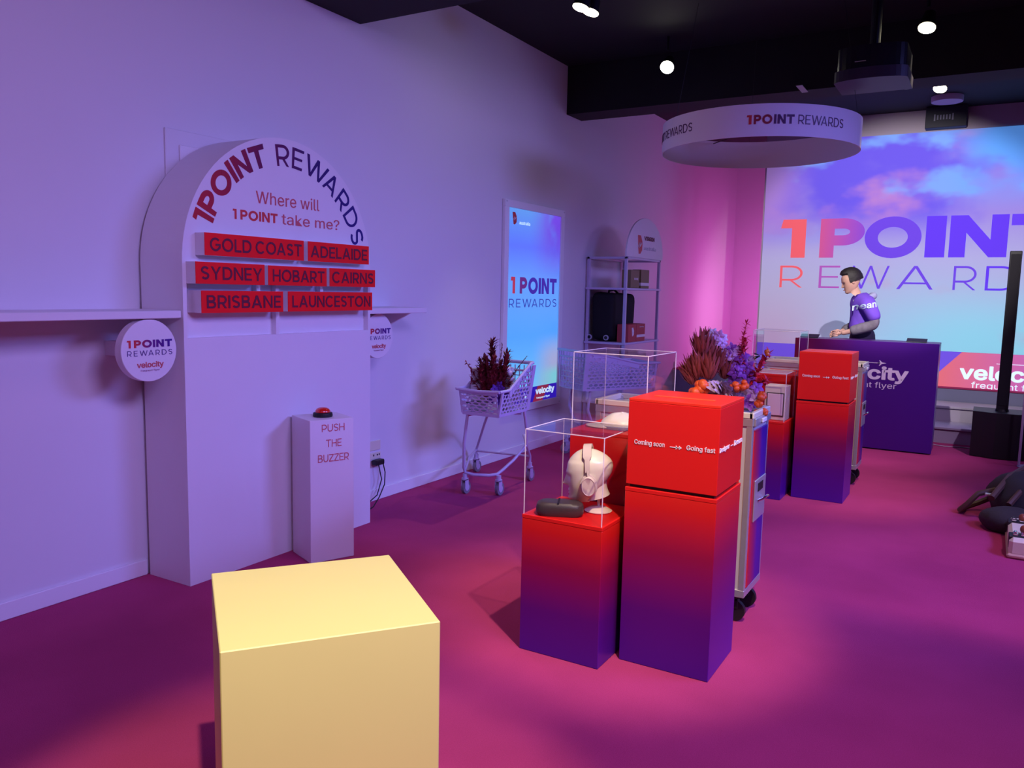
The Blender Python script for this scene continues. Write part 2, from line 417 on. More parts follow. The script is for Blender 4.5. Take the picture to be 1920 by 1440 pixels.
def text(name, body, fn, u0, u1, v0, v1, m, parent, bold=0., space=1., t=.0012, sub=0):
    """letters fitted to u0..u1 x v0..v1; fn(u,v,h) -> world, h = height above the face"""
    vs, fs = glyphs(body, 0., space); fs = list(fs)
    if bold > .004:     # heavier weight: a strip and a dot along every outline edge
        ee = {}
        for f in fs:
            for i in range(len(f)): ee[(f[i], f[(i+1) % len(f)])] = 1
        out = [e for e in ee if (e[1], e[0]) not in ee]; vs = list(vs); b = bold
        for i, j in out:
            (xa, ya), (xb, yb) = vs[i], vs[j]; dx, dy = xb-xa, yb-ya; L_ = sqrt(dx*dx+dy*dy)
            if L_ < 1e-7: continue
            ux, uy = -dy/L_*b, dx/L_*b; ex_, ey_ = dx/L_*b*.7, dy/L_*b*.7; n_ = len(vs)
            vs += [(xa-ex_-ux, ya-ey_-uy), (xb+ex_-ux, yb+ey_-uy), (xb+ex_+ux, yb+ey_+uy), (xa-ex_+ux, ya-ey_+uy)]; fs.append((n_, n_+1, n_+2, n_+3))
    xs = [p[0] for p in vs]; ys = [p[1] for p in vs]; x0, x1, y0, y1 = min(xs), max(xs), min(ys), max(ys)
    mb = MB()
    q = [(u0 + (x-x0)/(x1-x0)*(u1-u0), v0 + (y-y0)/(y1-y0)*(v1-v0)) for x, y in vs]
    for k, f in enumerate(fs): stackface(mb, fn, [q[i] for i in f], k, t)
    return mb.build(name, m, parent, weld=False)

def planeX(x):      # face at X=x looking toward -X ; u = world Y, v = Z
    return lambda u, v, h: Vector((x-h, u, v))
def planeY(y):      # face at Y=y looking toward -Y ; u = world X, v = Z
    return lambda u, v, h: Vector((u, y-h, v))

def tailfin(parent, fn, u, v, s, flip=1):
    """small red tail-fin emblem with a pale scribble"""
    pts = [(-.32, .5), (.12, .5), (.40, .12), (.36, -.30), (.12, -.5), (-.12, -.5), (-.22, -.05)]
    mb = MB(); mb.prism([(u+flip*a*s, v+b*s) for a, b in pts], lambda a, b, c: fn(a, b, c), .001)
    e = mb.build('emblem', REDTXT, parent)
    sc = MB(); sc.tube([fn(u+flip*a*s, v+b*s, .0015) for a, b in ((-.2, -.12), (-.02, .12), (-.06, -.18), (.1, .06), (.06, -.1), (.28, .12))], s*.025, 5)
    sc.build('emblem_script', WTXT, e)
    return e

# ------------------------------------------------------------------ the room
YW, XB, XS = 3.673, 13.3, 10.6
mb = MB(); mb.box(-2.2, XB+.2, -4.2, YW+.15, -.1, 0); fl = struct(mb.build('floor', CARPET))
mb = MB(); mb.box(-2.2, XB+.2, YW, YW+.15, 0, 3.66); struct(mb.build('wall_left', WALL))
mb = MB(); mb.box(-2.35, -2.2, -4.2, YW+.15, 0, 3.66); struct(mb.build('wall_rear', WALL))
mb = MB(); mb.box(-2.2, XB+.2, -4.35, -4.2, 0, 3.66); struct(mb.build('wall_right', mat('grey_purple_wall', (.35, .30, .40), .9)))
mb = MB(); mb.box(XB, XB+.15, -4.2, YW, 0, 3.66); struct(mb.build('wall_back', WALL))
mb = MB(); mb.box(-2.35, XB+.2, -4.35, YW+.15, 3.65, 3.8); struct(mb.build('ceiling', BLACKC))
for x0, x1 in ((3.6, 4.21), (7.19, 7.52)):
    mb = MB(); mb.box(x0, x1, -4.2, YW-.001, 3.20, 3.649); struct(mb.build('ceiling_beam', BLACKC))
# service pipes under the far ceiling
# baseboards
mb = MB(); mb.box(-2.2, 2.545, YW-.016, YW-.001, .001, .082, .003); mb.box(3.915, XS, YW-.016, YW-.001, .001, .082, .003)
struct(mb.build('baseboard_left', TRIMW))
# the stage: riser, carpeted top, steps
RISER = mat('slate_riser', (.17, .17, .30), .7)
STEPM = mat('grey_lilac_step', (.36, .32, .40), .6)
mb = MB(); mb.box(XS-.02, XB-.001, -4.19, YW-.002, .001, .478); struct(mb.build('stage_riser', RISER))
mb = MB(); mb.box(XS-.03, XB-.002, -4.19, YW-.003, .479, .50, .004); struct(mb.build('stage_floor', CARPET))
for i, (x0, z) in enumerate(((9.52, .17), (10.02, .335))):
    mb = MB(); mb.box(x0+.02, XS-.04, -2.0, 1.95, .001 if i == 0 else .1705, z-.025); mb.box(x0, XS-.04, -2.0, 1.95, z-.024, z, .004)
    struct(mb.build('stage_step', STEPM))
mb = MB(); mb.box(XS, XB, YW-.018, YW-.004, .501, .585, .003); struct(mb.build('baseboard_stage', TRIMW))
mb = MB(); mb.box(XB-.018, XB-.001, 2.5, YW-.02, .501, .585, .003); struct(mb.build('baseboard_back', TRIMW))
# screen wall standing at the stage edge
DARKW = mat('dark_grey_wall', (.42, .36, .46), .85)  # darker base colour than the left and back walls
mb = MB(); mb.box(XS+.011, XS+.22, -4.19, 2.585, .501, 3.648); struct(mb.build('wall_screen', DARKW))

# projected picture on the screen wall
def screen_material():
    m = bpy.data.materials.new('projected_sky_glow'); m.use_nodes = True
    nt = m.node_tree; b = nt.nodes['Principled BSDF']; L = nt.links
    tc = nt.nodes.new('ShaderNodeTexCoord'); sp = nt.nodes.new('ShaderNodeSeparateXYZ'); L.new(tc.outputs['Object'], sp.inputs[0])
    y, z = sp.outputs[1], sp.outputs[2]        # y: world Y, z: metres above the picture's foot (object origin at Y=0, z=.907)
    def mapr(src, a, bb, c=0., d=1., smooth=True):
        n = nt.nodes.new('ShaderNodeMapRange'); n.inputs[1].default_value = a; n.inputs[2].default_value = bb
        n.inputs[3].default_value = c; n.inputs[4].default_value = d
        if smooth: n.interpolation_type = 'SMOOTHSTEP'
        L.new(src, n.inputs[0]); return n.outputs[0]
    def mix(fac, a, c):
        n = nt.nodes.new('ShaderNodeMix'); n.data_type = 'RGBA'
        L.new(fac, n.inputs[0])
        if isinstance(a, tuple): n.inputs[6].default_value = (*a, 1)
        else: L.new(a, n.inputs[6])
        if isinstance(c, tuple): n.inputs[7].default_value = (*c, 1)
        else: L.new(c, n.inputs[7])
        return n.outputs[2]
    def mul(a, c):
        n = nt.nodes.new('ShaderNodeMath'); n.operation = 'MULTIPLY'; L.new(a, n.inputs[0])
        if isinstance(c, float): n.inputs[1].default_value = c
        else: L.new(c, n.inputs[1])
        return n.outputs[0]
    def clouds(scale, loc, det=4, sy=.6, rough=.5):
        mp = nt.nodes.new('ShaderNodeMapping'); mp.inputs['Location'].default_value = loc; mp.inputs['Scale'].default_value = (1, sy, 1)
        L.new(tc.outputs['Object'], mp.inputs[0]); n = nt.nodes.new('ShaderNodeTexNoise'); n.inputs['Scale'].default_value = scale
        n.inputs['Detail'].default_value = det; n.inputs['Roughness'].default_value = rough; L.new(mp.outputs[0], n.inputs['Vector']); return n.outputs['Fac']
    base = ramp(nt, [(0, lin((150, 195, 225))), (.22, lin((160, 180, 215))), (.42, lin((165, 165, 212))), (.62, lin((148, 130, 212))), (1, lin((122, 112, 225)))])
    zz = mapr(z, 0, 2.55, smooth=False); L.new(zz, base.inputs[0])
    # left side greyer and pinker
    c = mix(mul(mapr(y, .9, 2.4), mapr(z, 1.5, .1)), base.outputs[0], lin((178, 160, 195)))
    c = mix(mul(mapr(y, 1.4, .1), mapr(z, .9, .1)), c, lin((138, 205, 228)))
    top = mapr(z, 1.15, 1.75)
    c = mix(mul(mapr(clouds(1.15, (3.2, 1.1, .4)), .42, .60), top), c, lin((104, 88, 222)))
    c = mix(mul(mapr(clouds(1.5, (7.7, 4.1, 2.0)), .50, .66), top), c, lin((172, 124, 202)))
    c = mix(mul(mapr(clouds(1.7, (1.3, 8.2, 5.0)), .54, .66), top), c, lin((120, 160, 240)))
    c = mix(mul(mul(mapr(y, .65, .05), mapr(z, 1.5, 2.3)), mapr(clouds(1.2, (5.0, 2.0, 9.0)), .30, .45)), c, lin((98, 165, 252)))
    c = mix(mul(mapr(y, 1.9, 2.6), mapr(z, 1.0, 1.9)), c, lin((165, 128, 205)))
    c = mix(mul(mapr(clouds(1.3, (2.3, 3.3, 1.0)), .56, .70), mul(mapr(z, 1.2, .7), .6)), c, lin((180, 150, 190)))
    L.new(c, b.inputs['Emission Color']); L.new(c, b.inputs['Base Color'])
    b.inputs['Emission Strength'].default_value = .48; b.inputs['Roughness'].default_value = .9; b.inputs['Specular IOR Level'].default_value = .05  # picture glows by itself in place of part of the projected light
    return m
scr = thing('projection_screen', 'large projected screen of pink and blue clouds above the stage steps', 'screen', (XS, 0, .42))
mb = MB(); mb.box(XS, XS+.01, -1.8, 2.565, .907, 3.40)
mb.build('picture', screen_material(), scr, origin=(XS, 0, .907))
BANV = mat('lit_violet_banner', (.10, .05, .5), .8, emit=lin((104, 76, 212)), estr=.72)  # banners and screen letters glow too, standing in for projected light
BANR = grad('lit_coral_banner', [(0, lin((150, 90, 190))), (.55, lin((175, 92, 165))), (1, lin((205, 100, 105)))], axis=1, rough=.9, emitf=.72, spec=.05)
mb = MB(); mb.box(XS, XS+.01, .56, 2.565, .502, .906); mb.prism([(.56, .906), (.25, .906), (.56, .56)], lambda a, b, c: Vector((XS-.0005+c, a, b)), .01)
mb.build('violet_banner', BANV, scr)
mb = MB(); mb.prism([(.56, .56), (.25, .9055), (-1.8, .9055), (-1.8, .42), (.56, .42)], lambda a, b, c: Vector((XS+c, a, b)), .009)
mb.build('coral_banner', BANR, scr)
PX = planeX(XS-.001)
LG = [mat('lit_letter_%d' % i, lin(cc), .8, emit=lin(cc), estr=.55) for i, cc in enumerate(((222, 88, 100), (160, 78, 172), (98, 60, 210), (88, 48, 222), (92, 54, 224)))]
LP = grad('lit_letter_p', [(0, lin((130, 72, 195))), (1, lin((190, 82, 140)))], axis=1, rough=.8, emitf=.55, spec=.05)
for ch, (a, b2), mm in (('1', (2.349, 2.045), LG[0]), ('P', (1.875, 1.37), LP), ('O', (1.368, .757), LG[2]), ('I', (.715, .51), LG[3]), ('N', (.470, -.10), LG[3]), ('T', (-.125, -.62), LG[4])):
    caps('screen_letter', ch, PX, a, b2, 1.981, 2.452, mm, scr, w=.26)
for ch, (a, b2), mm in (('R', (2.33, 2.055), LG[0]), ('E', (1.86, 1.62), LG[1]), ('W', (1.48, 1.07), LG[2]), ('A', (.985, .60), LG[2]), ('R', (.40, .17), LG[2]), ('D', (.08, -.24), LG[3]), ('S', (-.42, -.70), LG[3])):
    caps('screen_letter', ch, PX, a, b2, 1.612, 1.884, mm, scr, w=.085)
text('screen_lettering', 'velocity', PX, .258, -.66, .555, .765, WGLOW, scr, bold=.025)
text('screen_lettering', 'frequent flyer', PX, .13, -.60, .485, .575, WGLOW, scr, bold=-.01)
text('screen_lettering', 'rewards.velocity', PX, 1.86, 1.22, .935, .985, WGLOW, scr)
mb = MB(); mb.box(XS-.002, XS-.0005, -.52, -.10, .790, .796); mb.build('arrow', WGLOW, scr)

# ------------------------------------------------------------------ arch display
arch = thing('arch_display', 'big white arch with curved lettering and red city boards against the left wall', 'display', (3.23, 3.5, 0))
AX0, AX1, AY0, AY1, ACX, ACZ, AR = 2.551, 3.912, 3.333, 3.648, 3.2315, 1.604, .6805
mb = MB()
fY = lambda a, b, c: Vector((a, AY0 + c, b))
mb.prism([(AX0, .001), (AX1, .001), (AX1, 1.238), (AX0, 1.238)], fY, AY1-AY0)
arcpts = [(ACX + AR*cos(t), ACZ + AR*sin(t)) for t in [pi*i/48 for i in range(49)]]
mb.prism(arcpts, fY, AY1-AY0)
mb.box(AX0, AX0+.022, AY0, AY1, 1.238, 1.604); mb.box(AX1-.022, AX1, AY0, AY1, 1.238, 1.604)
mb.box(AX0+.022, AX1-.022, AY0+.035, AY1, 1.238, 1.604)
mb.build('arch_body', WHITE, arch)
for x in (3.018, 3.15, 3.487):
    z0, z1 = {3.018: (1.47, 1.603), 3.15: (1.2385, 1.50), 3.487: (1.47, 1.603)}[x]
    mb = MB(); mb.box(x-.012, x+.012, AY0+.002, AY0+.0345, z0, z1); mb.build('rib', WHITE, arch)
# arched lettering: straight text bent around the arch
def arcfn(r0):
    def fn(u, v, h):   # u = angle (radians, from left), v = radial offset
        t = pi - u; r = r0 + v
        return Vector((ACX + r*cos(t), AY0 - .0005 - h, ACZ + r*sin(t)))
    return fn
RB = .535
caps('arch_lettering', '1POINT', arcfn(RB), .33, 1.30, 0, .118, ARCG, arch, w=.23, gap=.10)
caps('arch_lettering', 'REWARDS', arcfn(RB), 1.435, 2.87, 0, .112, grad('arch_lettering_dark', [(0, (.13, .004, .09)), (.4, (.035, .006, .14)), (1, (.025, .006, .20))], axis=0), arch, w=.14, gap=.20)
PA = planeY(AY0-.0005)
text('arch_lettering', 'Where will', PA, 3.009, 3.47, 1.925, 1.990, REDTXT2, arch, bold=0)
caps('arch_lettering', '1 POINT', PA, 2.856, 3.155, 1.832, 1.882, REDTXT, arch, w=.22)
text('arch_lettering', 'take me?', PA, 3.185, 3.634, 1.830, 1.888, REDTXT2, arch, bold=0)
BY = 3.262
boards = [('GOLD COAST', 2.626, 3.277, 1.639, 1.747), ('ADELAIDE', 3.309, 3.816, 1.639, 1.747), ('SYDNEY', 2.571, 2.996, 1.502, 1.607), ('HOBART', 3.021, 3.453, 1.502, 1.605),
          ('CAIRNS', 3.478, 3.874, 1.503, 1.607), ('BRISBANE', 2.600, 3.122, 1.362, 1.470), ('LAUNCESTON', 3.157, 3.847, 1.363, 1.471)]
for nm, x0, x1, z0, z1 in boards:
    mb = MB(); mb.box(x0, x1, BY+.003, AY0+.034 if z0 < 1.63 else AY0-.0005, z0, z1, .001)
    bd = mb.build('city_board', WHITE, arch, origin=((x0+x1)/2, BY, z0))
    mb = MB(); mb.box(x0, x1, BY, BY+.0028, z0, z1); fc = lab(mb.build('board_face', REDSIGN, bd), 'red board face lettered ' + nm.lower())
    zc = (z0+z1)/2
    xx0 = x0+.03 if nm not in ('ADELAIDE', 'CAIRNS') else x0+.02
    caps('board_lettering', nm, planeY(BY-.0003), xx0, x1-.018, zc-.032, zc+.032, MAROON, bd, w=.165, gap=.15)

# wall shelves running into the arch
for x0, x1, l in ((-.6, AX0-.002, 'long white wall shelf running into the left side of the arch'), (AX1+.002, 4.52, 'short white wall shelf right of the arch')):
    sh = thing('wall_shelf', l, 'shelf', ((x0+x1)/2, 3.5, 1.335))
    mb = MB(); mb.box(x0, x1, 3.345, YW-.001, 1.336, 1.372, .003); mb.build('board', WHITE, sh)
    for xx in (() if x0 < 0 else (x1-.12,)):
        mb = MB(); mb.prism([(3.40, 1.335), (YW-.002, 1.335), (YW-.002, 1.22), (YW-.03, 1.22)], lambda a, b, c, xx=xx: Vector((xx+c, a, b)), .02)
        mb.build('small_block', WHITE, sh)  # added wedge in place of the triangular shadow under the shelf
# round signs
for cx, sy, l in ((2.383, -.058, 'round white sign under the long shelf left of the arch'), (4.095, 0., 'round white sign half hidden right of the arch')):
    ds = thing('round_sign', l, 'sign', (cx, 3.44, 1.04), 'round signs beside the arch')
    mb = MB(); mb.lathe([(0.001, 0), (.143, 0), (.145, .002), (.145, .045), (.143, .047), (.001, .047)], (cx, 3.465+sy, 1.188), 64, ax=(Vector((1, 0, 0)), Vector((0, 0, 1)), Vector((0, -1, 0))))
    mb.build('disc', WHITE, ds, smooth=True)
    mb = MB(); mb.box(cx-.02, cx+.02, 3.466+sy, YW-.001, 1.15, 1.22); mb.build('mount', WHITE, ds)
    F = planeY(3.4175+sy)
    caps('sign_lettering', '1', F, cx-.115, cx-.096, 1.203, 1.238, REDTXT, ds, w=.26)
    caps('sign_lettering', 'POINT', F, cx-.080, cx+.120, 1.203, 1.238, TXTG, ds, w=.25)
    caps('sign_lettering', 'REWARDS', F, cx-.115, cx+.120, 1.165, 1.190, mat('violet_lettering', (.10, .04, .24), .5), ds, w=.11, gap=.42)
    text('sign_lettering', 'velocity', F, cx-.068, cx+.072, 1.103, 1.137, REDTXT2, ds, bold=.02)
    text('sign_lettering', 'frequent flyer', F, cx-.05, cx+.05, 1.090, 1.101, mat('faint_lettering', (.5, .25, .4), .5), ds, bold=-.01)
# recessed access panel on the wall above the arch
ap = thing('wall_panel', 'white framed panel on the wall behind the top of the arch', 'panel', (3.0, 3.67, 1.5))
mb = MB(); mb.box(2.722, 3.3, YW-.012, YW-.001, 1.5, 2.285, .003); mb.build('outer_frame', WALL, ap)
mb = MB(); mb.box(2.80, 3.2, YW-.022, YW-.0125, 1.55, 2.21, .003); mb.build('inner_panel', WHITE, ap)
mb = MB(); mb.box(3.07, 3.16, YW-.09, YW-.023, 2.235, 2.262, .003); mb.build('small_block', mat('ivory', (.85, .82, .70), .5), ap)
# sockets
so = thing('power_socket', 'cream double wall socket with a black plug and cords near the arch foot', 'socket', (4.36, YW, .33))
mb = MB(); mb.box(4.30, 4.412, YW-.011, YW-.001, .300, .345, .002); mb.build('plate', CREAM, so)
mb = MB(); [mb.box(x, x+.008, YW-.014, YW-.0112, .322, .334) for x in (4.33, 4.37, 4.39)]; mb.build('switch', BLACK, so)
mb = MB(); mb.box(4.31, 4.40, YW-.06, YW-.012, .262, .299, .006); mb.build('plug', BLACK, so)
bl = MB(); bl.box(4.295, 4.412, YW-.010, YW-.001, .362, .430, .002); tag(bl.build('blank_plate', CREAM, origin=(4.35, YW, .362)), 'blank cream wall plate above the socket', 'wall plate')
mb = MB(); mb.tube([(4.39, 3.62, .262), (4.41, 3.62, .20), (4.38, 3.60, .12), (4.30, 3.58, .05), (4.20, 3.55, .006), (4.05, 3.50, .006)], .004)
mb.tube([(4.34, 3.62, .262), (4.36, 3.61, .16), (4.30, 3.60, .06), (4.16, 3.60, .006), (4.02, 3.58, .006)], .004)
mb.build('cord', BLACK, so, smooth=True)

# ------------------------------------------------------------------ buzzer plinth
bp_ = thing('buzzer_plinth', 'narrow white plinth lettered for the buzzer in front of the arch', 'plinth', (3.2, 3.15, 0))
Mx, Lx, Rx = Vector((3.124, 3.078, 0)), Vector((3.03, 3.311, 0)), Vector((3.36, 2.980, 0))
ex = (Rx-Mx).normalized(); ey = Vector((-ex.y, ex.x, 0)); wL = (Rx-Mx).length
mb = MB(); mb.box(0, wL, 0, .250, .001, .787, .002, fr=(Mx, ex, ey, Vector((0, 0, 1)))); mb.build('plinth_body', WHITE, bp_)
fb = lambda u, v, h: Mx + ex*u - ey*(h+.0004) + Vector((0, 0, v))
caps('plinth_lettering', 'PUSH', fb, .068, .200, .722, .762, REDTXT2, bp_, w=.12)
caps('plinth_lettering', 'THE', fb, .092, .182, .637, .678, REDTXT2, bp_, w=.12)
caps('plinth_lettering', 'BUZZER', fb, .045, .225, .556, .597, REDTXT2, bp_, w=.12)
bc = Mx + ex*.125 + ey*.115
bz = thing('buzzer', 'red dome buzzer on a black base on the white plinth', 'buzzer', (bc.x, bc.y, .787))
mb = MB(); mb.lathe([(.001, .0005), (.052, .0005), (.054, .008), (.052, .022), (.044, .026), (.001, .026)], (bc.x, bc.y, .787), 32); mb.build('base', BLACK, bz, smooth=True)
mb = MB(); mb.lathe([(.042, .0262), (.041, .034), (.034, .044), (.020, .051), (.004, .053)], (bc.x, bc.y, .787), 32); mb.build('dome', mat('glossy_red', (.75, .015, .01), .12, coat=1.), bz, smooth=True)

# ------------------------------------------------------------------ yellow cube
q0, q1, q2 = Vector((1.140, 1.398, 0)), Vector((1.541, 1.092, 0)), Vector((1.468, 1.801, 0))
ex = (q1-q0).normalized(); ey = Vector((-ex.y, ex.x, 0))
mb = MB(); mb.box(0, (q1-q0).length, 0, .525, .001, .70, .0025, fr=(q0, ex, ey, Vector((0, 0, 1))))
tag(mb.build('display_plinth', CUBE, origin=(1.5, 1.45, 0)), 'plain square yellow plinth in the near foreground', 'plinth')

# ------------------------------------------------------------------ red pedestals, acrylic covers
def pedestal(x0, x1, y0, y1, h, label, group, m=PEDG, base=.0):
    t = thing('display_pedestal', label, 'pedestal', ((x0+x1)/2, (y0+y1)/2, 0), group)
    mb = MB(); mb.box(x0, x1, y0, y1, .001, h-.0165, .0015); mb.build('pedestal_body', m, t)
    mb = MB(); mb.box(x0-.001, x1+.001, y0-.001, y1+.001, h-.016, h, .0015); mb.build('lid', RED, t)
    return t
def prize_box(x0, x1, y0, y1, z0, z1, label):
    t = thing('prize_box', label, 'box', ((x0+x1)/2, (y0+y1)/2, z0), 'red prize boxes on the tall pedestals')
    mb = MB(); mb.box(x0, x1, y0, y1, z0, z1-.012, .0015); mb.build('box_body', RED, t)
    mb = MB(); mb.box(x0, x1, y0, y1, z1-.0115, z1, .0015)
    mb.build('lid', mat('orange_red_lid', (.85, .03, .012), .4), t)
    yc = (y0+y1)/2; mb = MB(); mb.box(x0+.12, x0+.14, y0+.06, y1-.06, z1+.0002, z1+.002); mb.build('slot', mat('slot_orange', (.9, .10, .03), .4), t)
    f = planeX(x0-.0004); w = y1-y0; zc = z0+.49*(z1-z0)
    def line(a, b, s): text('box_lettering', s, f, y1-a*w, y1-b*w, zc-.010, zc+.014, WTXT, t, bold=.012)
    line(.08, .42, 'Coming soon'); line(.66, .965, 'Going fast')
    mb = MB(); mb.box(x0-.0018, x0-.0004, y1-.59*w, y1-.48*w, zc-.002, zc+.001)
    mb.prism([(y1-.58*w, zc+.007), (y1-.61*w, zc), (y1-.58*w, zc-.008)], lambda a, b, c: Vector((x0-.0004-c, a, b)), .0014)
    mb.prism([(y1-.545*w, zc+.008), (y1-.565*w, zc), (y1-.545*w, zc-.009)], lambda a, b, c: Vector((x0-.0004-c, a, b)), .0014)
    mb.build('arrow', WTXT, t)
    f2 = planeY(y0-.0004); d = x1-x0
    text('box_lettering', 'Designer', f2, x0+.03*d, x0+.42*d, zc-.010, zc+.014, WTXT, t, bold=.012)
    text('box_lettering', 'Dream', f2, x0+.62*d, x0+.97*d, zc-.008, zc+.014, WTXT, t, bold=.012)
    mb = MB(); mb.box(x0+.48*d, x0+.58*d, y0-.0018, y0-.0004, zc-.001, zc+.002); mb.build('arrow', WTXT, t)
    return t
def cover(x0, x1, y0, y1, z0, z1, label):
    t = thing('acrylic_cover', label, 'display cover', ((x0+x1)/2, (y0+y1)/2, z0), None)
    w = .004
    for a in ((x0, x1, y0, y1, z1-w, z1), (x0, x0+w, y0, y1, z0, z1-w), (x1-w, x1, y0, y1, z0, z1-w), (x0+w, x1-w, y0, y0+w, z0, z1-w), (x0+w, x1-w, y1-w, y1, z0, z1-w)):
        mb = MB(); mb.box(*a); mb.build('pane', ACR, t)
    mb = MB(); e = .0022
    for x in (x0, x1):
        for y in (y0, y1): mb.cyl((x, y, z0), (x, y, z1), e, n=6)
        mb.cyl((x, y0, z1), (x, y1, z1), e, n=6)
    for y in (y0, y1): mb.cyl((x0, y, z1), (x1, y, z1), e, n=6)
    mb.build('edge_trim', ACE, t)
    return t
pedestal(2.98, 3.32, .84, 1.212, .728, 'nearest tall red to violet pedestal, right of the headphones case', 'red and violet pedestals')
prize_box(2.982, 3.318, .842, 1.21, .741, 1.087, 'larger red lettered box on the nearest tall pedestal')
mb = MB(); mb.box(2.995, 3.305, .855, 1.197, .7285, .7405); tag(mb.build('riser_pad', BLACK, origin=(3.15, 1.0, .7285)), 'thin black gap pad under the nearest red box', 'pad')
pedestal(2.845, 3.20, 1.247, 1.608, .583, 'nearest low pedestal, red to violet, under the head with headphones', 'red and violet pedestals')
cover(2.850, 3.195, 1.252, 1.603, .5835, .938, 'clear cover over the mannequin head with headphones')
pedestal(6.22, 6.58, .83, 1.195, .732, 'far tall red to violet pedestal in front of the second trolley', 'red and violet pedestals', PEDG2)
prize_box(6.222, 6.578, .832, 1.193, .745, 1.10, 'smaller looking red lettered box on the far tall pedestal')
mb = MB(); mb.box(6.235, 6.565, .845, 1.18, .7325, .7445); tag(mb.build('riser_pad', BLACK, origin=(6.4, 1.0, .7325)), 'thin black gap pad under the far red box', 'pad')
pedestal(6.05, 6.38, 1.238, 1.60, .583, 'far low pedestal, red to violet, under the boxed cream gadget', 'red and violet pedestals', PEDG2)
cover(6.055, 6.375, 1.243, 1.595, .5835, .938, 'clear cover over the boxed cream gadget')
pedestal(3.215, 3.575, 1.222, 1.580, .893, 'middle-height red pedestal under the cream cap, behind the headphones case', 'red and violet pedestals')
cover(3.220, 3.570, 1.227, 1.575, .8935, 1.236, 'clear cover over the cream cap')
pedestal(6.45, 6.80, 1.238, 1.60, .893, 'far middle-height pedestal under an empty clear cover', 'red and violet pedestals', PEDG2)
cover(6.455, 6.795, 1.243, 1.595, .8935, 1.232, 'empty clear cover in the far group of pedestals')

# ------------------------------------------------------------------ heads
def head_mesh(mb, c, F, Lf, U, H, hair=False):
    """human head: c = centre at ear level, F forward, Lf left, U up, H = chin-to-crown height"""
    N, K = 40, 56
    zs = [-.5 + i/N for i in range(N+1)]
    def lerp(t, tab):
        for (a, b), (c2, d) in zip(tab, tab[1:]):
            if t <= c2: 
                k = (t-a)/(c2-a); k = k*k*(3-2*k)*.5+k*.5; return b+(d-b)*k
        return tab[-1][1]
    def lerp(t, tab):
        def one(u):
            u = min(.5, max(-.5, u))
            for (a, b), (c2, d) in zip(tab, tab[1:]):
                if u <= c2: return b+(d-b)*(u-a)/(c2-a)
            return tab[-1][1]
        def curve(u):      # round the crown off like an ellipse
            return one(u)
        k = min(.035, .5-t if t > .4 else .035)
        return sum(curve(t+k*w) for w in (-1, -.66, -.33, 0, .33, .66, 1))/7
    front = [(-.5, .30), (-.47, .37), (-.40, .385), (-.33, .365), (-.2, .37), (-.05, .385), (.1, .395), (.25, .362), (.34, .30), (.41, .225), (.46, .15), (.485, .09), (.5, .0)]
    back = [(-.5, -.02), (-.42, .12), (-.3, .20), (-.15, .33), (0, .44), (.15, .485), (.26, .45), (.35, .37), (.42, .265), (.465, .17), (.488, .10), (.5, .0)]
    wid = [(-.5, .10), (-.44, .18), (-.33, .24), (-.2, .285), (0, .315), (.15, .325), (.26, .305), (.35, .25), (.42, .185), (.465, .125), (.488, .07), (.5, .0)]
    vs = []
    for z in zs:
        fr, bk, w = lerp(z, front), lerp(z, back), lerp(z, wid)
        for k in range(K):
            t = 2*pi*k/K; ct, st = cos(t), sin(t)
            e = .85 if z < .3 else 1
            y = w*(abs(st)**e)*(1 if st >= 0 else -1)
            x = (fr if ct > 0 else bk)*(abs(ct)**e)*(1 if ct >= 0 else -1)
            if z < -.3 and ct < 0: x = -bk*abs(ct)
            if ct > 0:
                nz = 0
                if -.20 <= z <= .06:   # nose
                    nz = .115*max(0, ((.06-z)/.22))**1.1 if z > -.16 else .115*max(0, (z+.20)/.04)
                    x += nz*math.exp(-(y/.045)**2)
                x += .030*math.exp(-((z+.265)/.022)**2)*math.exp(-(y/.10)**2)
                x += .026*math.exp(-((z+.325)/.022)**2)*math.exp(-(y/.09)**2)
                x += .025*math.exp(-((z+.43)/.05)**2)*math.exp(-(y/.10)**2)
                for s in (-1, 1):
                    x -= .045*math.exp(-((z-.0)/.045)**2 - ((y-s*.13)/.06)**2)
                x += .015*math.exp(-((z-.075)/.03)**2)*math.exp(-(y/.2)**2)
            vs.append(Vector(c) + (F*x + Lf*y + U*z)*H)
    fs = [(j*K+i, j*K+(i+1) % K, (j+1)*K+(i+1) % K, (j+1)*K+i) for j in range(N) for i in range(K)]
    fs += [tuple(range(K))[::-1]]
    mb.add(vs, fs)

# mannequin head with headphones
hc = Vector((3.046, 1.408, .739)); F = Vector((-.34, .94, 0)).normalized(); F = (F + Vector((0, 0, -.10))).normalized()
Lf = Vector((0, 0, 1)).cross(F).normalized(); U = F.cross(Lf)
mn = thing('mannequin_head', 'cream mannequin head wearing headphones on a round stand', 'mannequin', (hc.x, hc.y, .584))
mb = MB(); head_mesh(mb, hc, F, Lf, U, .225); mb.build('head', CREAM, mn, smooth=True)
mb = MB(); nb = hc - U*.052 - F*.040
mb.tube([hc - F*.028 - U*.0, hc - F*.026 - U*.055, hc - F*.030 - U*.078, hc - F*.034 - U*.098], .05, 24, rs=[.050, .050, .050, .053]); mb.build('neck', CREAM, mn, smooth=True)
pb = nb - U*.05 + F*.002
mb = MB(); mb.cyl((pb.x, pb.y, .60), (pb.x, pb.y, .67), .006); mb.build('pole', ALUP, mn)
mb = MB(); mb.lathe([(.001, .0005), (.056, .0005), (.058, .004), (.036, .017), (.008, .021), (.001, .021)], (pb.x, pb.y, .5838), 40); mb.build('stand_base', CREAM2, mn, smooth=True)
hp = thing('headphones', 'cream over-ear headphones on the mannequin head', 'headphones', (hc.x, hc.y, .74))
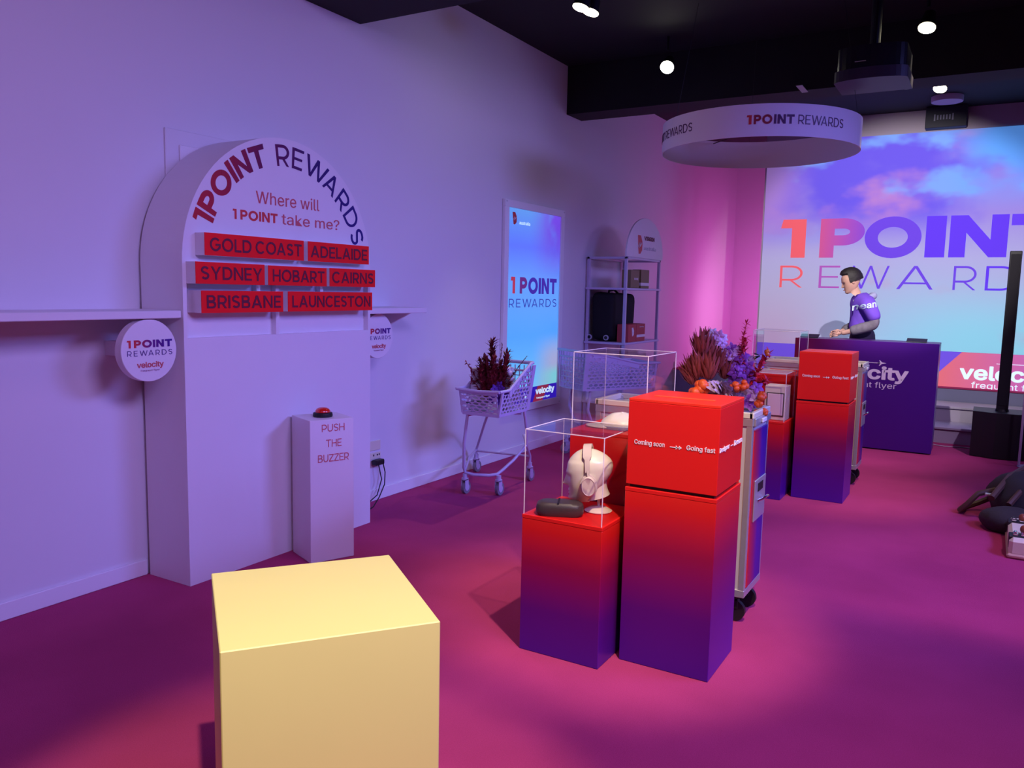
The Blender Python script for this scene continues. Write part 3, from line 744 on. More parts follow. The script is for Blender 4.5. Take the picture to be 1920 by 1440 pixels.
HPM = mat('beige_headphone_plastic', (.66, .56, .47), .4)
ec = hc - F*.008 - U*.005
pts = []
for i in range(25):
    t = pi*i/24
    pts.append(ec + Lf*.084*cos(t) + U*(.03 + .098*sin(t)))
bandm = MB()
vs = []; 
for i, p in enumerate(pts):
    t = pi*i/24; nrm = (Lf*cos(t)+U*sin(t)).normalized(); wd = .017 if 4 < i < 20 else .010
    for a, b in ((-1, -1), (1, -1), (1, 1), (-1, 1)): vs.append(p + F*a*wd + nrm*b*(.006 if 4 < i < 20 else .003))
fs = [(i*4+k, i*4+(k+1) % 4, (i+1)*4+(k+1) % 4, (i+1)*4+k) for i in range(24) for k in range(4)] + [(0, 1, 2, 3), (96, 97, 98, 99)]
bandm.add(vs, fs).build('headband', HPM, hp, smooth=True)
for s in (-1, 1):
    cc = ec + Lf*s*.076 - U*.028
    ax = (F*.034, U*.046, Lf*s)
    mb = MB(); mb.lathe([(.3, 0), (.95, 0), (1.05, .006), (1.05, .014), (.9, .017)], cc - Lf*s*.012, 32, ax=ax); mb.build('ear_cushion', mat('beige_cushion', (.58, .48, .42), .7), hp, smooth=True)
    mb = MB(); mb.lathe([(.9, .0), (.92, .010), (.80, .016), (.74, .014), (.001, .015)], cc + Lf*s*.006, 32, ax=ax); mb.build('ear_cup', HPM, hp, smooth=True)
    mb = MB(); mb.tube([ec + Lf*s*.084 + U*.036, cc + Lf*s*.014 + U*.036, cc + Lf*s*.014 + U*.036 + F*.018, cc + Lf*s*.012 + U*.014 + F*.031], .0045, 8); mb.build('yoke', HPM, hp, smooth=True)
# headphones case
cs = thing('headphones_case', 'dark brown zip case beside the mannequin head', 'case', (2.94, 1.50, .584))
CD = Vector((.10, -.23, 0)).normalized(); CN = Vector((-CD.y, CD.x, 0))
def capsule(mb, c, a, b, z0, z1, r=.03, top=.8, n=40):
    prof = [(.90, z0), (1.0, z0+(z1-z0)*.2), (1.0, z0+(z1-z0)*.62), (.96, z0+(z1-z0)*.85), (top, z1)]
    vs = []
    for k, z in prof:
        for i in range(n):
            t = 2*pi*i/n; x = a*k*(abs(cos(t))**.45)*(1 if cos(t) >= 0 else -1); y = b*k*(abs(sin(t))**.55)*(1 if sin(t) >= 0 else -1)
            vs.append(Vector((c[0], c[1], 0)) + CD*x + CN*y + Vector((0, 0, z)))
    m = len(prof)
    fs = [(j*n+i, j*n+(i+1) % n, (j+1)*n+(i+1) % n, (j+1)*n+i) for j in range(m-1) for i in range(n)] + [tuple(range(n))[::-1], tuple(range((m-1)*n, m*n))]
    mb.add(vs, fs)
CASEM = mat('dark_brown_case', (.055, .042, .040), .45, bump=.15, scale=300)
cc_ = (2.925, 1.475)
mb = MB(); capsule(mb, cc_, .098, .050, .5842, .6385); mb.build('case_shell', CASEM, cs, smooth=True)
mb = MB(); q = Vector((cc_[0], cc_[1], .6388)); mb.box(-.004, .004, -.046, .046, 0, .002, fr=(q - CD*.005, CD, CN, Vector((0, 0, 1)))); mb.build('strap', BLACK, cs)
# caps under the second cover
def cap_hat(c, a, s, label):
    t = thing('cap', label, 'cap', (c[0], c[1], c[2]), None)
    e1 = Vector((cos(a), sin(a), 0)); e2 = Vector((-sin(a), cos(a), 0)); ez = Vector((0, 0, 1)); c = Vector(c)
    mb = MB(); vs = []; n, m = 36, 9
    for j in range(m+1):
        ph = pi/2*j/m
        for i in range(n):
            th = 2*pi*i/n
            p = Vector((cos(ph)*cos(th)*.10, cos(ph)*sin(th)*.085, .001+.068*sin(ph)))
            p *= 1 + .05*noise.noise(p*25) + .015*abs(sin(3*th))
            vs.append(c + (e1*p.x + e2*p.y + ez*p.z)*s)
    fs = [(j*n+i, j*n+(i+1) % n, (j+1)*n+(i+1) % n, (j+1)*n+i) for j in range(m) for i in range(n)]
    mb.add(vs, fs).build('crown', CREAM, t, smooth=True)
    mb = MB(); vs = []; k = 18
    for z in (0.004, .0):
        for i in range(k+1):
            th = -pi/2 + pi*i/k
            vs.append(c + (e1*(cos(th)*.085) + e2*(sin(th)*.080) + ez*(z+.012))*s)
        for i in range(k+1):
            th = -pi/2 + pi*i/k
            vs.append(c + (e1*(.05*cos(th)+cos(th)*.115) + e2*(sin(th)*.080) + ez*(z+.004))*s)
    q = k+1
    fs = [(i, i+1, q+i+1, q+i) for i in range(k)] + [(2*q+i, 3*q+i, 3*q+i+1, 2*q+i+1) for i in range(k)] + [(q+i, q+i+1, 3*q+i+1, 3*q+i) for i in range(k)]
    mb.add(vs, fs).build('brim', CREAM, t, smooth=True)
    mb = MB(); mb.ball(c + ez*.068*s, .008*s, .008*s, .004*s); mb.build('button', CREAM, t)
    mb = MB(); mb.lathe([(.098*s, 0.0), (.101*s, .001), (.101*s, .012*s), (.098*s, .013*s)], c, 36); mb.build('sweatband', mat('grey_band', (.3, .3, .36), .7), t)
cap_hat((3.385, 1.405, .8935), 2.0, .98, 'cream cap under the clear cover behind the red box')

# boxed gadget
gd = thing('boxed_gadget', 'cream carton with a pale pink square front under the far cover', 'carton', (6.2, 1.32, .584))
mb = MB(); mb.box(6.12, 6.26, 1.238+.01, 1.405, .5845, .842, .003)
mb.build('carton', CREAM2, gd)
mb = MB(); mb.box(6.1165, 6.1197, 1.262, 1.390, .612, .790, .0015); mb.build('dark_frame', mat('dark_frame', (.10, .07, .06), .5), gd)
mb = MB(); mb.box(6.113, 6.1163, 1.270, 1.382, .622, .782, .0015); mb.build('pink_plate', mat('pale_pink', (.75, .55, .58), .5), gd)

# ------------------------------------------------------------------ galley trolleys
def trolley(x0, x1, y0, y1, label, opentop=False):
    t = thing('galley_trolley', label, 'trolley', ((x0+x1)/2, (y0+y1)/2, 0), 'galley trolleys behind the tall pedestals')
    zb, zt = .13, .975
    mb = MB()
    mb.box(x0+.006, x1-.006, y0+.006, y1-.006, zb+.02, zt-.05); mb.build('carcass', ALUP, t)
    fr = MB()
    for x in (x0, x1-.028):
        for y in (y0, y1-.028): fr.box(x, x+.028, y, y+.028, zb, zt, .003)
    for z0, z1 in ((zb, zb+.035), (zt-.055, zt-.02)):
        fr.box(x0, x1, y0-.001, y0+.02, z0, z1, .002); fr.box(x0, x1, y1-.02, y1+.001, z0, z1, .002)
        fr.box(x0-.001, x0+.02, y0, y1, z0, z1, .002); fr.box(x1-.02, x1+.001, y0, y1, z0, z1, .002)
    fr.build('frame', ALU, t)
    # top: raised rim and worktop
    rim = MB()
    for a in ((x0-.004, x1+.004, y0-.004, y0+.018), (x0-.004, x1+.004, y1-.018, y1+.004), (x0-.004, x0+.018, y0, y1), (x1-.018, x1+.004, y0, y1)): rim.box(*a, zt-.02, zt+.008, .004)
    rim.build('top_rim', CREAM, t)
    mb = MB(); mb.box(x0+.018, x1-.018, y0+.018, y1-.018, zt-.05, zt-.022); mb.build('worktop', mat('olive_grey_tray', (.42, .40, .36), .5), t)
    mb = MB(); mb.box(x0+.03, x1-.03, y1-.36, y1-.10, zt-.0215, zt-.002, .004); mb.build('tray', mat('sage_tray', (.50, .50, .42), .5), t)
    # long side panel (faces the entrance)
    mb = MB(); mb.box(x0-.002, x0+.0055, y0+.05, y1-.05, zb+.05, zt-.075, .002); lab(mb.build('side_panel', RED, t), 'red side panel')
    # door on the short side
    mb = MB(); mb.box(x0+.03, x1-.03, y0-.003, y0+.0055, zb+.04, zt-.075, .002); dr = mb.build('door', TROG, t)
    xm = (x0+x1)/2; w = x1-x0
    mb = MB(); mb.box(xm-.085, xm+.115, y0-.010, y0-.0032, .47, .665, .003); lp = mb.build('latch_plate', ALU, dr)
    mb = MB(); mb.box(x0+.01, x1-.01, y0-.012, y0-.001, zt-.055, zt-.018, .003); mb.build('brake_bar', ALU, t)
    mb = MB(); mb.box(xm-.05, xm+.02, y0-.022, y0-.0125, zt-.046, zt-.026, .003); mb.build('label_holder', TRIMW, t)
    mb = MB(); mb.tube([(xm-.02, y0-.0105, .56), (xm-.015, y0-.035, .575), (xm+.03, y0-.040, .58), (xm+.075, y0-.035, .57), (xm+.08, y0-.0105, .55)], .006, 8); mb.build('latch_handle', CHROME, dr, smooth=True)
    mb = MB(); mb.box(xm-.035, xm+.055, y0-.0125, y0-.0102, .605, .645, .001); mb.build('latch_window', BLACK, dr)
    for x in (x0+.05, x1-.05):
        for y in (y0+.06, y1-.06):
            mb = MB(); mb.cyl((x, y, .105), (x, y, .129), .02); mb.box(x-.018, x+.018, y-.028, y+.02, .06, .105, .004); c = mb.build('caster', BLACK, t)
            mb = MB(); mb.cyl((x-.012, y-.01, .0505), (x+.012, y-.01, .0505), .049, n=24); mb.build('wheel', BLACK, c, smooth=True)
    return t
trolley(3.60, 3.90, .87, 1.635, 'metal galley trolley with an open tray behind the nearest tall pedestal')
trolley(6.88, 7.20, .835, 1.60, 'far metal galley trolley behind the far tall pedestal')
# drinking glass on the first trolley
gl = MB(); gl.lathe([(.001, .0005), (.028, .0005), (.034, .085), (.032, .085), (.027, .006), (.001, .006)], (3.86, 1.36, .983-.01), 28)
tag(gl.build('tumbler', ACR, origin=(3.86, 1.36, .973), smooth=True), 'small clear glass on the near trolley left of the flowers', 'glass')

# ------------------------------------------------------------------ plants
def leafshape(mb, p, d, up, L, w, bend=.2, seg=4):
    p = Vector(p); d = Vector(d).normalized(); sd = d.cross(Vector(up)).normalized()
    if sd.length < .1: sd = d.orthogonal()
    nr = sd.cross(d); vs = []
    for i in range(seg+1):
        t = i/seg; ww = w*sin(pi*min(1, t*.92+.08))**.8 if i < seg else 0.001
        c = p + d*L*t - nr*bend*L*t*t
        vs += [c - sd*ww, c + nr*ww*.25, c + sd*ww]
    fs = []
    for i in range(seg): fs += [(i*3, i*3+1, i*3+4, i*3+3), (i*3+1, i*3+2, i*3+5, i*3+4)]
    mb.add(vs, fs)
def rdir(z0=-1., z1=1.):
    t = random.uniform(0, 2*pi); z = random.uniform(z0, z1); r = sqrt(max(0, 1-z*z)); return Vector((r*cos(t), r*sin(t), z))
RUST = mat('rust_protea', (.34, .065, .055), .7, var=.3, scale=40)
DRED = mat('dark_red_foliage', (.15, .008, .018), .6, var=.5, scale=30)
PURP = mat('purple_orchid', (.30, .06, .42), .5, var=.3, scale=40)
LAV = mat('lavender_petals', (.66, .38, .64), .5, var=.2, scale=40)
KALE = mat('mauve_kale', (.50, .34, .48), .6, var=.35, scale=60)
ORAN = mat('orange_bloom', (.80, .10, .012), .5, var=.3, scale=40)
CORAL = mat('coral_berries', (.75, .05, .09), .5, var=.2, scale=60)
GRN = mat('dark_green_leaf', (.02, .035, .03), .5)
WPET = mat('pale_bloom', (.75, .62, .70), .6)

def protea(parent, c, s, up, m=RUST, n=74):
    mb = MB(); up = Vector(up).normalized()
    mb.ball(Vector(c)+up*s*.38, s*.24, s*.24, s*.40, 12, 8, jit=.3)
    for i in range(n):
        t = i/n; a = i*2.4; o = up.orthogonal().normalized(); o2 = up.cross(o)
        out = (o*cos(a)+o2*sin(a))
        d = (up*1.0 + out*(.80-.55*t) + rdir()*.12)
        leafshape(mb, Vector(c) + out*s*.17*(1-.5*t) + up*s*.32*t, d, out, s*(.50+.42*random.random()), s*.062, .30*(1-t)-.05)
    return mb.build('protea', m, parent)
def spray(parent, p0, p1, name, m, n, L, w, droop=.0, spread=.5):
    mb = MB(); p0, p1 = Vector(p0), Vector(p1); ax = (p1-p0)
    mb.tube([p0.lerp(p1, t) + Vector((0, 0, 1))*droop*t*(1-t) for t in (0, .25, .5, .75, 1)], .0022, 5)
    for i in range(n):
        t = .25 + .75*i/n; c = p0.lerp(p1, t) + Vector((0, 0, 1))*droop*t*(1-t)
        d = (rdir() + ax.normalized()*spread)
        leafshape(mb, c, d, (0, 0, 1), L*(.6+.6*random.random()), w*(1.2-.6*t), .1, 3)
    return mb.build(name, m, parent)
def orchid(parent, c, s, m=PURP):
    mb = MB(); face = (Vector((-1, -.4, .3)) + rdir()*.5).normalized(); o = face.orthogonal().normalized(); o2 = face.cross(o); a0 = random.random()*6
    for k in range(5):
        a = a0 + k*2*pi/5; out = o*cos(a)+o2*sin(a); leafshape(mb, Vector(c), out + face*.3, face, s, s*.36, .25, 4)
    mb.ball(Vector(c)+face*s*.15, s*.16, n=8, m=5)
    return mb.build('orchid', m, parent)
def kale(parent, c, s):
    mb = MB()
    for i in range(64):
        t = i/64; a = i*2.4; el = .25+1.1*t
        d = Vector((cos(a)*sin(el), sin(a)*sin(el), cos(el)))
        leafshape(mb, Vector(c)+d*s*.1, d, (-sin(a), cos(a), .3), s*(.5+.5*t), s*.20, .25+.2*random.random(), 4)
    return mb.build('ornamental_kale', KALE, parent)
def puff(parent, c, s, m=ORAN):
    mb = MB()
    for k in range(7): mb.ball(Vector(c)+rdir()*s*.45, s*.55, s*.5, s*.5, 10, 6, jit=.4)
    return mb.build('orange_bloom', m, parent, smooth=True)

fc = Vector((3.76, 1.07, .978))
fa = thing('flower_arrangement', 'colourful arrangement of rust proteas, orchids and orange blooms on the near trolley', 'flowers', tuple(fc))
mb = MB(); mb.lathe([(.001, .001), (.065, .001), (.075, .05), (.07, .07), (.001, .07)], fc, 20); mb.build('bowl', BLACK, fa, smooth=True)
# screen-right is -Y, screen-left +Y ; width about .38 m
R1 = Vector((.50, -.86, 0))
def at(dx, dz, dd=0.): return fc + R1*dx + Vector((.86, .5, 0))*dd + Vector((0, 0, dz))
for a, s_, u__ in (((-.105, .13), .13, (-.1, .12, 1)), ((-.065, .13, -.03), .125, (0, .02, 1)), ((-.095, .235), .12, (-.05, .05, 1)), ((-.055, .215, .02), .11, (0, 0, 1)), ((-.01, .17, .02), .11, (0, -.1, 1)), ((-.12, .10, .02), .11, (-.1, .3, .9)), ((.02, .13, .02), .10, (0, -.1, 1))):
    protea(fa, at(*a), s_, u__)
kale(fa, at(-.02, .075, -.08), .088); kale(fa, at(.03, .04, -.09), .07)
for a in ((-.135, .065), (-.105, .10), (-.13, .02), (-.105, .03)): puff(fa, at(*a, -.08), .042)
for a in ((.072, .115), (.040, .105)): puff(fa, at(*a, -.12), .032)
for a in ((.16, .03), (.185, -.012), (.155, -.02), (.17, .062)): puff(fa, at(*a, -.09), .024)
for a in ((.07, .20), (.10, .165), (.085, .235), (.12, .19), (.06, .165), (.13, .145)): orchid(fa, at(*a, -.02+.02*random.random()), .036)
for a in ((.135, .075), (.11, .04), (.155, .10), (.125, .015), (.15, .05)): orchid(fa, at(*a, -.06), .034, LAV if random.random() < .5 else PURP)
for a in ((.03, .19), (.06, .13), (.09, .11), (.045, .235), (.075, .26), (.10, .24), (.13, .22), (.115, .13), (.02, .235)): orchid(fa, at(*a, .0), .034, PURP if random.random() < .6 else LAV)
for a in ((.0, .30), (-.02, .335), (.02, .265), (.045, .275), (-.035, .31), (.01, .235)): orchid(fa, at(*a, .0), .030, LAV if random.random() < .7 else PURP)
for a in ((.06, .25), (.03, .22), (.10, .215)): orchid(fa, at(*a, .02), .03, LAV)
for a in ((-.03, .325), (-.015, .30), (-.045, .345), (.005, .325), (-.06, .33)): orchid(fa, at(*a, .01), .026, WPET)
spray(fa, at(.075, .20), at(.115, .40, .02), 'coral_spray', CORAL, 46, .026, .006)
spray(fa, at(.12, .08), at(.215, .26, -.02), 'coral_spray', CORAL, 90, .036, .009)
spray(fa, at(.09, .12), at(.10, .33, -.02), 'coral_spray', CORAL, 80, .032, .009)
spray(fa, at(.13, .10), at(.21, .13, -.04), 'coral_spray', CORAL, 60, .032, .009)
for a in ((-.02, .05), (.05, .05), (.10, .06), (-.07, .05)): spray(fa, at(a[0]*.5, .03), at(*a), 'dark_foliage', GRN, 14, .05, .014)
puff(fa, at(.205, .26, -.03), .018, mat('amber_bloom', (.9, .25, .03), .4))
mb = MB(); 
for k in range(5): leafshape(mb, at(.18, .24), R1*-1 + rdir()*.7, (0, 0, 1), .035, .012)
mb.build('dark_leaf', GRN, fa)

# ------------------------------------------------------------------ shopping carts
def lattice(mb, O, U_, V_, N_, w, h, nu, nv, t=.0085, d=.006, keep=None, arch=None):
    """moulded panel w x h pierced by staggered lens-shaped holes"""
    cw, ch = w/nu, h/nv
    P = lambda x, y, k: O + U_*x + V_*y + N_*k
    def solid(x0, x1, y0, y1):
        if x1-x0 > 1e-4 and (not keep or keep(((x0+x1)/2, y0+ch*.6))): mb.box(x0, x1, y0, y1, -d/2, d/2, fr=(O, U_, V_, N_))
    for j in range(nv):
        y0 = j*ch; cells = []
        if j % 2:
            solid(0, cw*.5, y0, y0+ch); solid(w-cw*.5, w, y0, y0+ch); cells = [cw*.5+cw*i for i in range(nu-1)]
        else: cells = [cw*i for i in range(nu)]
        for x0 in cells:
            if keep and not keep((x0+cw/2, y0+ch*.6)): continue
            cx, cy = x0+cw/2, y0+ch/2; A, B = cw*.44, ch*.39
            outer = [(x0, cy), (x0, y0), (x0+cw*.3, y0), (cx, y0), (x0+cw*.7, y0), (x0+cw, y0), (x0+cw, cy), (x0+cw, y0+ch), (x0+cw*.7, y0+ch), (cx, y0+ch), (x0+cw*.3, y0+ch), (x0, y0+ch)]
            inner = [(cx-A, cy), (cx-A*.8, cy-B*.5), (cx-A*.45, cy-B), (cx, cy-B), (cx+A*.45, cy-B), (cx+A*.8, cy-B*.5), (cx+A, cy), (cx+A*.8, cy+B*.5), (cx+A*.45, cy+B), (cx, cy+B), (cx-A*.45, cy+B), (cx-A*.8, cy+B*.5)]
            V = [P(*p, -d/2) for p in outer+inner] + [P(*p, d/2) for p in outer+inner]; F = []
            for i in range(12):
                k = (i+1) % 12
                F += [(i, k, 12+k, 12+i), (24+i, 24+k, 36+k, 36+i), (12+i, 12+k, 36+k, 36+i)]
            mb.add(V, F)

def cart(name_label, O, ex, ey, Lx, Wy, zb, zf, zr, detail=True, wheels=None, group='lilac shopping carts'):
    """ex = direction toward handle, ey = across; O = floor point under the front corner; zf / zr = rim height at the front / handle"""
    t = thing('shopping_cart', name_label, 'cart', tuple(O + ex*Lx/2 + ey*Wy/2), group)
    ez = Vector((0, 0, 1)); ins = .045
    P = lambda a, b, z: O + ex*a + ey*b + ez*z
    # rim: level for the front half, then climbs to the handle
    def rimz(a): return zf if a < Lx*.28 else zf + (zr-zf)*min(1, (a-Lx*.28)/(Lx*.66))
    sa = [i/14*Lx for i in range(15)]
    mb = MB()
    for b in (0, Wy): mb.tube([P(a, b, rimz(a)) for a in sa], .011, 8)
    mb.tube([P(0, 0, zf), P(0, Wy*.5, zf-.008), P(0, Wy, zf)], .011, 8)
    rim = mb.build('rim', LILAC, t, smooth=True)
    mb = MB(); mb.cyl(P(Lx, 0, zr), P(Lx, Wy, zr), .013, n=12); mb.build('handle', LILACM, t, smooth=True)
    mb = MB(); mb.cyl(P(Lx-.02, 0, zr-.06), P(Lx-.02, Wy, zr-.06), .008); mb.build('cross_bar', LILACM, t, smooth=True)
    # front grille
    mb = MB(); O1 = P(ins, ins*.6, zb); hh = zf-zb-.02
    lattice(mb, O1, ey, (P(0, 0, zf)-P(ins, 0, zb)).normalized(), -ex, Wy-ins*1.2, hh, 5, 7)
    mb.box(0, Wy-ins*1.2, -.003, .003, -.012, .012, fr=(O1, ey, ex, ez)); mb.box(0, Wy-ins*1.0, -.003, .003, hh-.008, hh+.02, fr=(O1 - ey*ins*.1, ey, ex, (P(0, 0, zf)-P(ins, 0, zb)).normalized()))
    mb.build('front_grille', LILAC, t)
    for b, s in ((ins*.6, -1), (Wy-ins*.6, 1)):
        mb = MB(); bb = 0 if s < 0 else Wy
        vd = (P(0, bb, zf)-P(0, b, zb)).normalized()
        wdt = Lx-ins-.04
        kp = lambda p: p[1] <= rimz(p[0]+ins)-zb-.022
        lattice(mb, P(ins, b, zb), ex, vd, ey, wdt, zr-zb-.02, max(9, int(Lx/.06)), max(10, int((zr-zb)/.030)), .0085, .006, kp)
        mb.box(-.01, .012, -.006, .006, 0, zf-zb, fr=(P(ins, b, zb), ex, ey, vd)); mb.box(wdt-.012, wdt+.03, -.006, .006, 0, zr-zb-.01, fr=(P(ins, b, zb), ex, ey, vd))
        mb.box(0, wdt, -.005, .005, -.008, .014, fr=(P(ins, b, zb), ex, ey, vd))
        # apron under the sloping rim
        for i in range(4, 14):
            a0, a1 = sa[i], sa[i+1]
            if a1-ins > wdt+.03: continue
            mb.box(0, a1-a0+.002, -.004, .004, -.050, 0, fr=(P(a0, bb, rimz(a0)), (P(a1, bb, rimz(a1))-P(a0, bb, rimz(a0))).normalized(), ey, ez))
        mb.build('side_grille', LILAC, t)
    mb = MB(); mb.prism([(ins, ins*.6), (Lx-.02, ins*.6), (Lx-.02, Wy-ins*.6), (ins, Wy-ins*.6)], lambda a, b, c: P(a, b, zb-.006+c), .008); mb.build('basket_floor', LILAC, t)
    mb = MB()
    for b in (ins*.6, Wy-ins*.6): mb.box(-.003, .003, -.004, .004, 0, zr-zb, fr=(P(Lx-.02, b, zb), ex, ey, ez))
    for k in range(9):
        bb = ins*.6 + (Wy-ins*1.2)*k/8; mb.box(-.003, .003, -.003, .003, 0, zr-zb-.02, fr=(P(Lx-.02, bb, zb), ex, ey, ez))
    for k in range(6): mb.box(0, Wy-ins*1.2, -.003, .003, 0, .006, fr=(P(Lx-.02, ins*.6, zb+.05*k), ey, ex, ez))
    mb.build('back_grille', LILACM, t)
    # frame and casters
    for k, (wa, wb, la, lb) in enumerate(wheels):
        w0 = P(wa, wb, 0)
        c = MB(); c.cyl(w0+ez*.105, w0+ez*.150, .018, n=12); c.cyl(w0+ez*.112, w0+ez*.120, .026, n=12)
        sd = ey; c.box(-.014, .03, -.019, -.015, 0, .065, fr=(w0+ez*.045+ex*-.01, ex, sd, ez)); c.box(-.014, .03, .015, .019, 0, .065, fr=(w0+ez*.045+ex*-.01, ex, sd, ez)); c.box(-.014, .03, -.019, .019, .06, .066, fr=(w0+ez*.045+ex*-.01, ex, sd, ez))
        cc = c.build('caster', LILACM, t, smooth=True)
        m2 = MB(); ax = w0 + ex*.012 + ez*.0475; m2.cyl(ax-sd*.0125, ax+sd*.0125, .047, n=28); m2.build('wheel', RUBBER, cc, smooth=True)
        m2 = MB(); m2.cyl(ax-sd*.0145, ax+sd*.0145, .026, n=20); m2.build('hub', LILACM, cc, smooth=True)
    return t, P
# cart with flowers
O = Vector((4.73, 2.875, 0)); EX = Vector((1, 0, 0)); EY = Vector((0, 1, 0))
ct, P = cart('small lilac shopping cart full of red flowers beside the lit poster', O, EX, EY, .47, .36, .625, .80, .975,
             wheels=((.25, .145, 0, 0), (.15, .375, 0, 0), (.80, .70, 0, 0), (.78, .18, 0, 0)))
mb = MB()
w1, w2, w3, w4 = P(.25, .145, .15), P(.15, .375, .15), P(.80, .70, .15), P(.78, .18, .15)
mb.tube([P(.06, .30, .63), P(.07, .335, .40), P(.13, .375, .20), w2 + Vector((0, 0, .01)), w2.lerp(w1, .3)+Vector((-.02, 0, .0)), w2.lerp(w1, .75)+Vector((-.015, 0, 0)), w1 + Vector((.01, .02, .005)),
         w1 + Vector((.05, 0, .03)), P(.42, .12, .24), P(.54, .08, .34), P(.50, .06, .46), P(.42, .04, .63)], .0115, 10)
mb.tube([w3, w3+Vector((0, 0, .04)), P(.60, .50, .45), P(.36, .30, .625)], .0105, 8)
mb.tube([w4, w4+Vector((0, 0, .05)), P(.60, .14, .40), P(.54, .08, .34)], .0105, 8)
mb.tube([w3 + Vector((0, 0, .03)), w4 + Vector((0, 0, .05))], .009, 8)
mb.tube([w2 + Vector((0, 0, .03)), P(.45, .54, .2), w3 + Vector((0, 0, .04))], .0095, 8)
mb.tube([P(.08, .32, .60), P(.30, .30, .60), P(.40, .05, .60)], .009, 8)
mb.build('tube_frame', LILACM, ct, smooth=True)
# its flowers
bb = thing('flower_bunch', 'bunch of dark red and purple flowers standing in the small cart', 'flowers', (4.93, 3.04, .64))
c0 = Vector((4.93, 3.05, .66))
def at2(dx, dz, dd=0.): return c0 + R1*dx + Vector((.86, .5, 0))*dd + Vector((0, 0, dz))
spray(bb, at2(0, .05), at2(-.015, .475, .02), 'red_foliage', DRED, 90, .06, .017, spread=1.2)
for (dx, dz), n_ in (((-.085, .30), 110), ((-.05, .34), 110), ((-.10, .27), 90), ((.02, .30), 90), ((.06, .24), 90), ((.10, .36), 90), ((.0, .36), 80), ((-.02, .25), 90)):
    spray(bb, at2(dx*.4, .02, -.04), at2(dx, dz, -.03), 'red_foliage', DRED if n_ > 90 else mat('wine_foliage', (.24, .016, .03), .6, var=.5), n_, .052, .013, spread=1.6)
spray(bb, at2(0, .05), at2(-.105, .34), 'red_foliage', DRED, 60, .05, .015, spread=1.0)
spray(bb, at2(.0, .05), at2(-.07, .36, .02), 'red_foliage', DRED, 70, .05, .013, spread=1.2)
spray(bb, at2(.02, .05), at2(.095, .40), 'red_foliage', DRED, 60, .055, .013, spread=1.0)
spray(bb, at2(.02, .05), at2(.055, .33, -.02), 'red_foliage', DRED, 50, .05, .012, spread=1.0)
spray(bb, at2(-.03, .04), at2(-.205, .33), 'berry_spray', mat('dark_coral', (.30, .02, .05), .5, var=.3), 44, .032, .010, .05)
spray(bb, at2(-.03, .04), at2(-.165, .20), 'berry_spray', mat('dark_coral', (.30, .02, .05), .5), 40, .04, .012, .05)
spray(bb, at2(.05, .10), at2(.24, .375, .02), 'thin_twig', DRED, 26, .018, .005, .03)
spray(bb, at2(.03, .20), at2(.06, .46, .0), 'thin_twig', DRED, 20, .018, .005, .03)
spray(bb, at2(.05, .10), at2(.17, .27, .0), 'thin_twig', DRED, 24, .022, .006, .03)
for a in ((.03, .10), (.06, .13), (.0, .09), (.045, .165), (.075, .08), (.015, .14), (.09, .11), (-.01, .06), (.05, .05)): orchid(bb, at2(*a, -.06), .036, mat('deep_purple_bloom', (.13, .025, .33), .6, var=.3))
for a in ((-.04, .22), (-.055, .15), (-.02, .27), (.08, .21), (-.075, .28), (.03, .25), (-.035, .10), (.105, .16), (-.09, .2), (-.065, .08)): 
    m_ = MB(); 
    for k in range(14): leafshape(m_, at2(*a, -.02), rdir(-.2, 1), (0, 0, 1), .05, .012)
    m_.build('red_bloom', DRED if random.random() < .6 else mat('wine_bloom', (.22, .012, .02), .6), bb)
for a in ((.115, .245), (.125, .205), (.10, .27)):
    m_ = MB(); m_.ball(at2(*a, .02), .026, jit=.5); m_.build('pale_bloom', WPET, bb, smooth=True)
m_ = MB()
for dx, dz in ((-.22, .06), (-.17, .05), (-.14, .04)): leafshape(m_, at2(-.06, .03, -.02), R1*dx + Vector((0, 0, dz)), (0, 0, 1), .17, .020, .35, 6)
m_.build('dark_leaf', GRN, bb)
for k, (x, y, a, h, l) in enumerate(((4.90, 3.15, .25, .30, 'grey carton behind the red flowers in the small cart'), (5.06, 3.02, -.2, .31, 'pale carton standing tall at the back of the small cart'))):
    ex2 = Vector((cos(a), sin(a), 0)); ey2 = Vector((-sin(a), cos(a), 0)); mb = MB()
    mb.box(-.035, .035, -.055, .055, .0, h, .003, fr=(Vector((x, y, .634)), ex2, ey2, Vector((.04*(1-2*k), .02, 1)).normalized()))
    mb.box(-.037, .037, -.057, .057, h-.04, h+.002, .003, fr=(Vector((x, y, .634)), ex2, ey2, Vector((.04*(1-2*k), .02, 1)).normalized()))
    tag(mb.build('carton', mat('pale_carton', (.62, .58, .60), .6), origin=(x, y, .634)), l, 'carton')
mb = MB(); mb.lathe([(.001, 0), (.030, 0), (.033, .10), (.001, .10)], (5.09, 2.94, .72), 20, ax=(Vector((.8, 0, .5)), Vector((0, 1, 0)), Vector((-.45, .1, .85))))
tag(mb.build('paper_cup', mat('sand_card', (.60, .54, .50), .7), origin=(5.09, 2.94, .72)), 'tilted sand coloured tub at the handle end of the small cart', 'tub')

